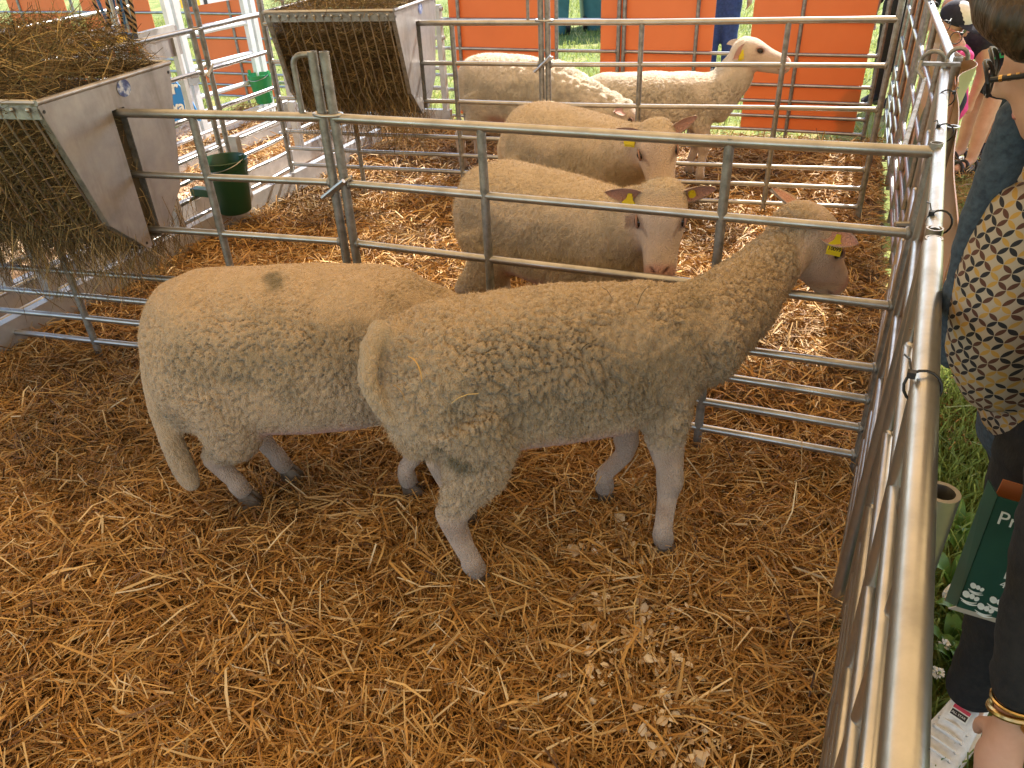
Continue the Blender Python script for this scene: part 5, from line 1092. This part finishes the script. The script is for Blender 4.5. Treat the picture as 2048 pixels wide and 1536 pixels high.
# --- standing visitors behind the far pen
def stander(f, label, top_m, leg_m, fwd, h=1.72):
    f = np.asarray(f, float); k = h / 1.72; t = thing('person', f, label, 'person'); hh_ = f + np.array([0, 0, 1.60 * k]); fw_ = nrm(fwd); s_ = np.cross(ZUP, fw_); ch, es, ax, fin_ = head_parts(t, hh_, fwd, (0, 0, 1))
    hL, hR = f + s_ * .25 + ZUP * .82 * k, f - s_ * .25 + ZUP * .82 * k
    shape(t, 'body', skinm, ch + [[(hh_ - ZUP * .08, .05), (f + ZUP * 1.40 * k, .06), (f + ZUP * 1.1 * k, .1)]] + [[(f + s_ * sg * .18 + ZUP * 1.38 * k, .045), (f + s_ * sg * .24 + ZUP * 1.1 * k, .038), (f + s_ * sg * .25 + fw_ * .03 + ZUP * .84 * k, .028)] for sg in (-1, 1)] + [[(f + s_ * sg * .09 + ZUP * .5 * k, .06), (f + s_ * sg * .09 + ZUP * .08, .04)] for sg in (-1, 1)] + hand_chains(hL + fw_ * .03, -ZUP, s_ * -1, 1, .17, .4) + hand_chains(hR + fw_ * .03, -ZUP, s_, 1, .17, .4, -1), .012, es, 5); fin_()
    shape(t, 'top', top_m, [[(f + ZUP * .90 * k, .14), (f + ZUP * 1.15 * k, .14), (f + ZUP * 1.33 * k, .13)]] + [[(f + s_ * sg * .17 + ZUP * 1.38 * k, .07), (f + s_ * sg * .24 + ZUP * 1.1 * k, .055), (f + s_ * sg * .25 + ZUP * .92 * k, .045)] for sg in (-1, 1)], .014, (), 6, .014)
    shape(t, 'trousers', leg_m, [[(f + s_ * sg * .07 + ZUP * .90 * k, .12), (f + s_ * sg * .09 + ZUP * .48 * k, .085), (f + s_ * sg * .09 + ZUP * .10, .065)] for sg in (-1, 1)], .014, (), 6, .014)
    shape(t, 'hair', hairb, [], .014, [(hh_ + ZUP * .045 - fw_ * .012, .106, .088, .09, ax)], 6)
    for sg in (-1, 1): shoe(t, f + s_ * sg * .09, fw_, blackc, blackp, h=.08)
stander((2.36, 8.7, -.07), 'visitor in blue jeans and dark top standing behind the orange boards', blackc, jeansb, (-.3, -1, 0))
stander((3.42, 7.0, -.07), 'visitor in black standing past the far pen beside the orange board', blackc, blackc, (-.8, -.5, 0), 1.65)

# ================================================================ STRAW, CHIPS, GRASS
def in_poly(x, y, P):
    r = np.zeros(len(x), bool); P = np.asarray(P); j = len(P) - 1
    for i in range(len(P)):
        a, b = P[i], P[j]; c = ((a[1] > y) != (b[1] > y)) & (x < (b[0] - a[0]) * (y - a[1]) / (b[1] - a[1] + 1e-12) + a[0]); r ^= c; j = i
    return r
def straw(poly, n, label, seed, lmin=.03, lmax=.20, wsc=1.0, bright=.93, region=None, nseg=2, zadd=0.0, upf=.06):
    rg = np.random.default_rng(seed); P = np.asarray(poly); lo, hi = P.min(0), P.max(0)
    x = rg.uniform(lo[0], hi[0], n * 3); y = rg.uniform(lo[1], hi[1], n * 3)
    den = fbm(np.stack([x * 2.2, y * 2.2, 0 * x], 1), seed + 9, 3)
    k = in_poly(x, y, poly) & (rg.random(len(x)) < .45 + 1.1 * (den - .2))
    if region is not None: k &= region(x, y)
    x, y = x[k][:n], y[k][:n]; m = len(x)
    fl = fbm(np.stack([x * 5, y * 5, 0 * x], 1), seed + 2, 2) * 9 + rg.normal(0, .75, m)
    pit = rg.normal(0, .22, m); up = rg.random(m) < upf; pit = np.where(up, rg.uniform(.3, 1.1, m), pit)
    d = np.stack([np.cos(fl) * np.cos(pit), np.sin(fl) * np.cos(pit), np.sin(pit)], 1)
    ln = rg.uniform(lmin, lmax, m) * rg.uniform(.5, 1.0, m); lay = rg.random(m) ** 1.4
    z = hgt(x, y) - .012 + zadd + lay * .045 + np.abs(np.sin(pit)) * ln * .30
    V, Q, K = ribbons(np.stack([x, y, z], 1), d, ln, rg.gamma(4, .00085, m).clip(.0012, .0075) * wsc, rg.normal(0, .75, m), rg.uniform(-1.3, 1.3, m), nseg)
    pal = np.array([[.10, .042, .009], [.25, .112, .022], [.41, .20, .042], [.54, .29, .072], [.66, .42, .15], [.78, .60, .33]])
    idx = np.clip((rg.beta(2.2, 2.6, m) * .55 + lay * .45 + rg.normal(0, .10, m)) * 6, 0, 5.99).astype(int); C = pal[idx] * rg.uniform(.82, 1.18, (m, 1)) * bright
    damp = sst(.55, .75, fbm(np.stack([x * 1.7, y * 1.7, 0 * x], 1), 88, 3))[:, None]; C = C * (1 - .45 * damp)
    o = fast_mesh('straw', V, Q, strawm, np.repeat(np.clip(C, 0, 1), K, 0), origin=(float(x.mean()), float(y.mean()), 0)); o['kind'] = 'stuff'; o['label'] = label; o['category'] = 'straw'
    return o
straw(PEN_NEAR, 165000, 'golden brown straw bedding covering the near pen', 101)
straw(PEN_NEAR, 60000, 'short broken chaff between the straw of the near pen', 111, lmin=.008, lmax=.04, wsc=1.1, bright=.8, nseg=1, zadd=-.006, upf=.0)
straw(PEN_MID, 58000, 'straw bedding of the middle pen, partly sunlit', 102, lmax=.18, wsc=1.15)
straw(PEN_FAR, 32000, 'sunlit straw bedding of the far pen', 103, lmax=.2, wsc=1.4)
# straw litter in the alley and by the gate
straw([(-3.0, 5.6), (-1.9, 5.6), (-1.0, 7.5), (-2.6, 8.2)], 9000, 'loose straw lying in the sawdust alley', 104, lmax=.2, wsc=1.5)
def chips(poly, n, label, seed, size, zoff, pal, region=None, cat='chips', flat=.35):
    rg = np.random.default_rng(seed); P = np.asarray(poly); lo, hi = P.min(0), P.max(0)
    x = rg.uniform(lo[0], hi[0], n * 6); y = rg.uniform(lo[1], hi[1], n * 6); k = in_poly(x, y, poly)
    if region is not None: k &= rg.random(len(x)) < region(x, y)
    x, y = x[k][:n], y[k][:n]; m = len(x); z = (hgt(x, y) if zoff > -.03 else 0) + zoff
    s = rg.gamma(3, size / 3, m).clip(size * .3, size * 2.6); a = rg.uniform(0, 6.28, m); V = []
    nrm_ = rg.normal(0, flat, (m, 3)); nrm_[:, 2] = 1; nrm_ /= np.linalg.norm(nrm_, axis=1, keepdims=True)
    ux = np.stack([np.cos(a), np.sin(a), 0 * a], 1); ux -= nrm_ * (ux * nrm_).sum(1, keepdims=True); uy = np.cross(nrm_, ux); c = np.stack([x, y, z + rg.uniform(0, .012, m)], 1)
    for q in range(6):
        r_ = s * rg.uniform(.55, 1.1, m); V.append(c + (ux * math.cos(q * 1.047) + uy * math.sin(q * 1.047) * .75) * r_[:, None] + nrm_ * (rg.normal(0, .18, m) * s)[:, None])
    V.append(c + nrm_ * (s * .25)[:, None]); V = np.stack(V, 1).reshape(-1, 3); b = np.arange(m) * 7
    T = np.concatenate([np.stack([b + q, b + (q + 1) % 6, b + 6], 1) for q in range(6)])
    pal = np.array(pal); C = pal[rg.integers(0, len(pal), m)] * rg.uniform(.85, 1.12, (m, 1))
    o = fast_mesh('wood_chips', V, None, haym, np.repeat(np.clip(C, 0, 1), 7, 0), origin=(float(x.mean()), float(y.mean()), 0), tris=T); o['kind'] = 'stuff'; o['label'] = label; o['category'] = cat
    return o
CP = [(.62, .46, .28), (.70, .56, .38), (.55, .38, .21), (.74, .64, .48)]
pc = [G(1280, 1260), G(1330, 1330), G(1220, 1110), G(1340, 1500), G(820, 1085), G(1240, 960), G(1210, 1350), G(1400, 1420)]
pw = [(.075, 1.0), (.06, .9), (.06, .5), (.06, .7), (.02, .7), (.05, .3), (.06, .45), (.05, .3)]
def near_region(x, y):
    r_ = np.zeros_like(x)
    for c_, (s_, a_) in zip(pc, pw): r_ = np.maximum(r_, a_ * np.exp(-((x - c_[0]) ** 2 + (y - c_[1]) ** 2) / (2 * s_ * s_)))
    return r_ + .003
chips([(-.3, .7), (.75, .7), (.75, 2.0), (-.3, 2.0)], 1100, 'pale wood shavings showing through the straw of the near pen', 201, .0105, .024, CP, near_region)
chips(ALLEY, 9000, 'pale wood shavings covering the alley floor', 202, .014, -.046, [(.68, .5, .33), (.74, .6, .45), (.5, .33, .18), (.6, .42, .25)])
# meadow
def grass(region_pts, n, label, seed, h0, h1, w0, pal, z0=-.075):
    rg = np.random.default_rng(seed); P = np.asarray(region_pts); lo, hi = P.min(0), P.max(0)
    x = rg.uniform(lo[0], hi[0], n * 2); y = rg.uniform(lo[1], hi[1], n * 2); k = in_poly(x, y, region_pts); den = fbm(np.stack([x * 1.5, y * 1.5, 0 * x], 1), seed, 3); k &= rg.random(len(x)) < .25 + 1.2 * (den - .25)
    x, y = x[k][:n], y[k][:n]; m = len(x); h = rg.uniform(h0, h1, m); d = rg.normal(0, .45, (m, 3)); d[:, 2] = 1
    d /= np.linalg.norm(d, axis=1, keepdims=True); c = np.stack([x, y, z0 + h * .45], 1)
    V, Q, K = ribbons(c, d, h, rg.uniform(.6, 1.5, m) * w0, rg.normal(0, .9, m), rg.uniform(0, 3.14, m), 2)
    pal = np.array(pal); C = pal[rg.integers(0, len(pal), m)] * rg.uniform(.75, 1.25, (m, 1))
    o = fast_mesh('grass', V, Q, grassm, np.repeat(np.clip(C, 0, 1), K, 0), origin=(float(x.mean()), float(y.mean()), 0)); o['kind'] = 'stuff'; o['label'] = label; o['category'] = 'grass'
GP = [(.13, .19, .04), (.18, .25, .05), (.24, .30, .07), (.36, .34, .12), (.46, .40, .18)]
grass([(2.95, 5.2), (9, 9), (7, 17), (-9, 17), (-6.5, 9), (-.8, 7.4), (2.9, 5.9)], 45000, 'sunlit grass of the meadow behind the pens', 301, .04, .11, .010, GP)
grass([(.40, .2), (.9, .0), (2.2, 1.4), (4.4, 5.2), (3.2, 5.6), (1.9, 3.1), (1.2, 1.95)], 20000, 'trampled grass along the visitors side of the fence', 302, .03, .11, .004, GP + [(.33, .24, .11), (.30, .2, .09)])
grass([(.56, .55), (1.05, .35), (2.0, 1.8), (1.75, 2.7), (1.14, 1.74)], 26000, 'lush dark grass at the foot of the outer fence', 303, .05, .16, .0045, [(.05, .11, .02), (.08, .15, .03), (.11, .19, .04), (.16, .2, .06)])
leafm = noisy('broad_leaf', [(.35, (.05, .13, .02)), (.65, (.10, .21, .04))], 30, .5); add_translucent(leafm, (.15, .3, .05), .3)
for k_ in range(9):
    p_ = G(rng.uniform(1890, 1935), rng.uniform(1080, 1420), -.07); t_ = thing('broad_leaved_weed', p_, 'low broad-leaved weed growing at the foot of the outer fence', 'weed', 'weeds along the outer fence')
    for j_ in range(5):
        a_ = j_ * 1.26 + rng.uniform(0, 1); d2_ = np.array([math.cos(a_), math.sin(a_), 0]); s2_ = np.cross(ZUP, d2_); mb_ = MB(); Lf = rng.uniform(.05, .09); V_ = []; F_ = []
        for i_ in range(7):
            f_ = i_ / 6; c_ = p_ + d2_ * Lf * f_ + ZUP * (.10 * math.sin(f_ * 1.9) * Lf / .08 + .02); w_ = .020 * math.sin(math.pi * min(1, f_ * .9 + .08)) ** .8 + .001
            V_ += [c_ - s2_ * w_ + ZUP * .004, c_ - ZUP * .002, c_ + s2_ * w_ + ZUP * .004]
        for i_ in range(6): F_ += [(3 * i_, 3 * i_ + 1, 3 * i_ + 4, 3 * i_ + 3), (3 * i_ + 1, 3 * i_ + 2, 3 * i_ + 5, 3 * i_ + 4)]
        mb_.add(V_, F_); part('leaf', mb_, leafm, t_)
for px_ in ((1888, 1290), (1898, 1190), (1875, 1345)):
    p_ = G(*px_, .03); t_ = thing('clover_flower', v3(p_, -.07), 'white clover flower head beside the black trouser leg', 'flower', 'clover flowers along the outer fence')
    part('stem', tube([v3(p_, -.07), p_], .0018, 6), leafm, t_)
    for j_ in range(40):
        q_ = nrm(rng.normal(0, 1, 3)); part('petal', ell(p_ + q_ * .011, .0028, .0028, .006, frame(q_)[1:] + (q_,), nu=6, nv=4), whitec, t_)
straw([(1.35, 2.1), (2.6, 1.9), (4.6, 5.2), (3.3, 5.7), (1.95, 3.2)], 16000, 'dry hay scattered where the visitors walk', 105, lmax=.14, wsc=1.0, bright=.7)
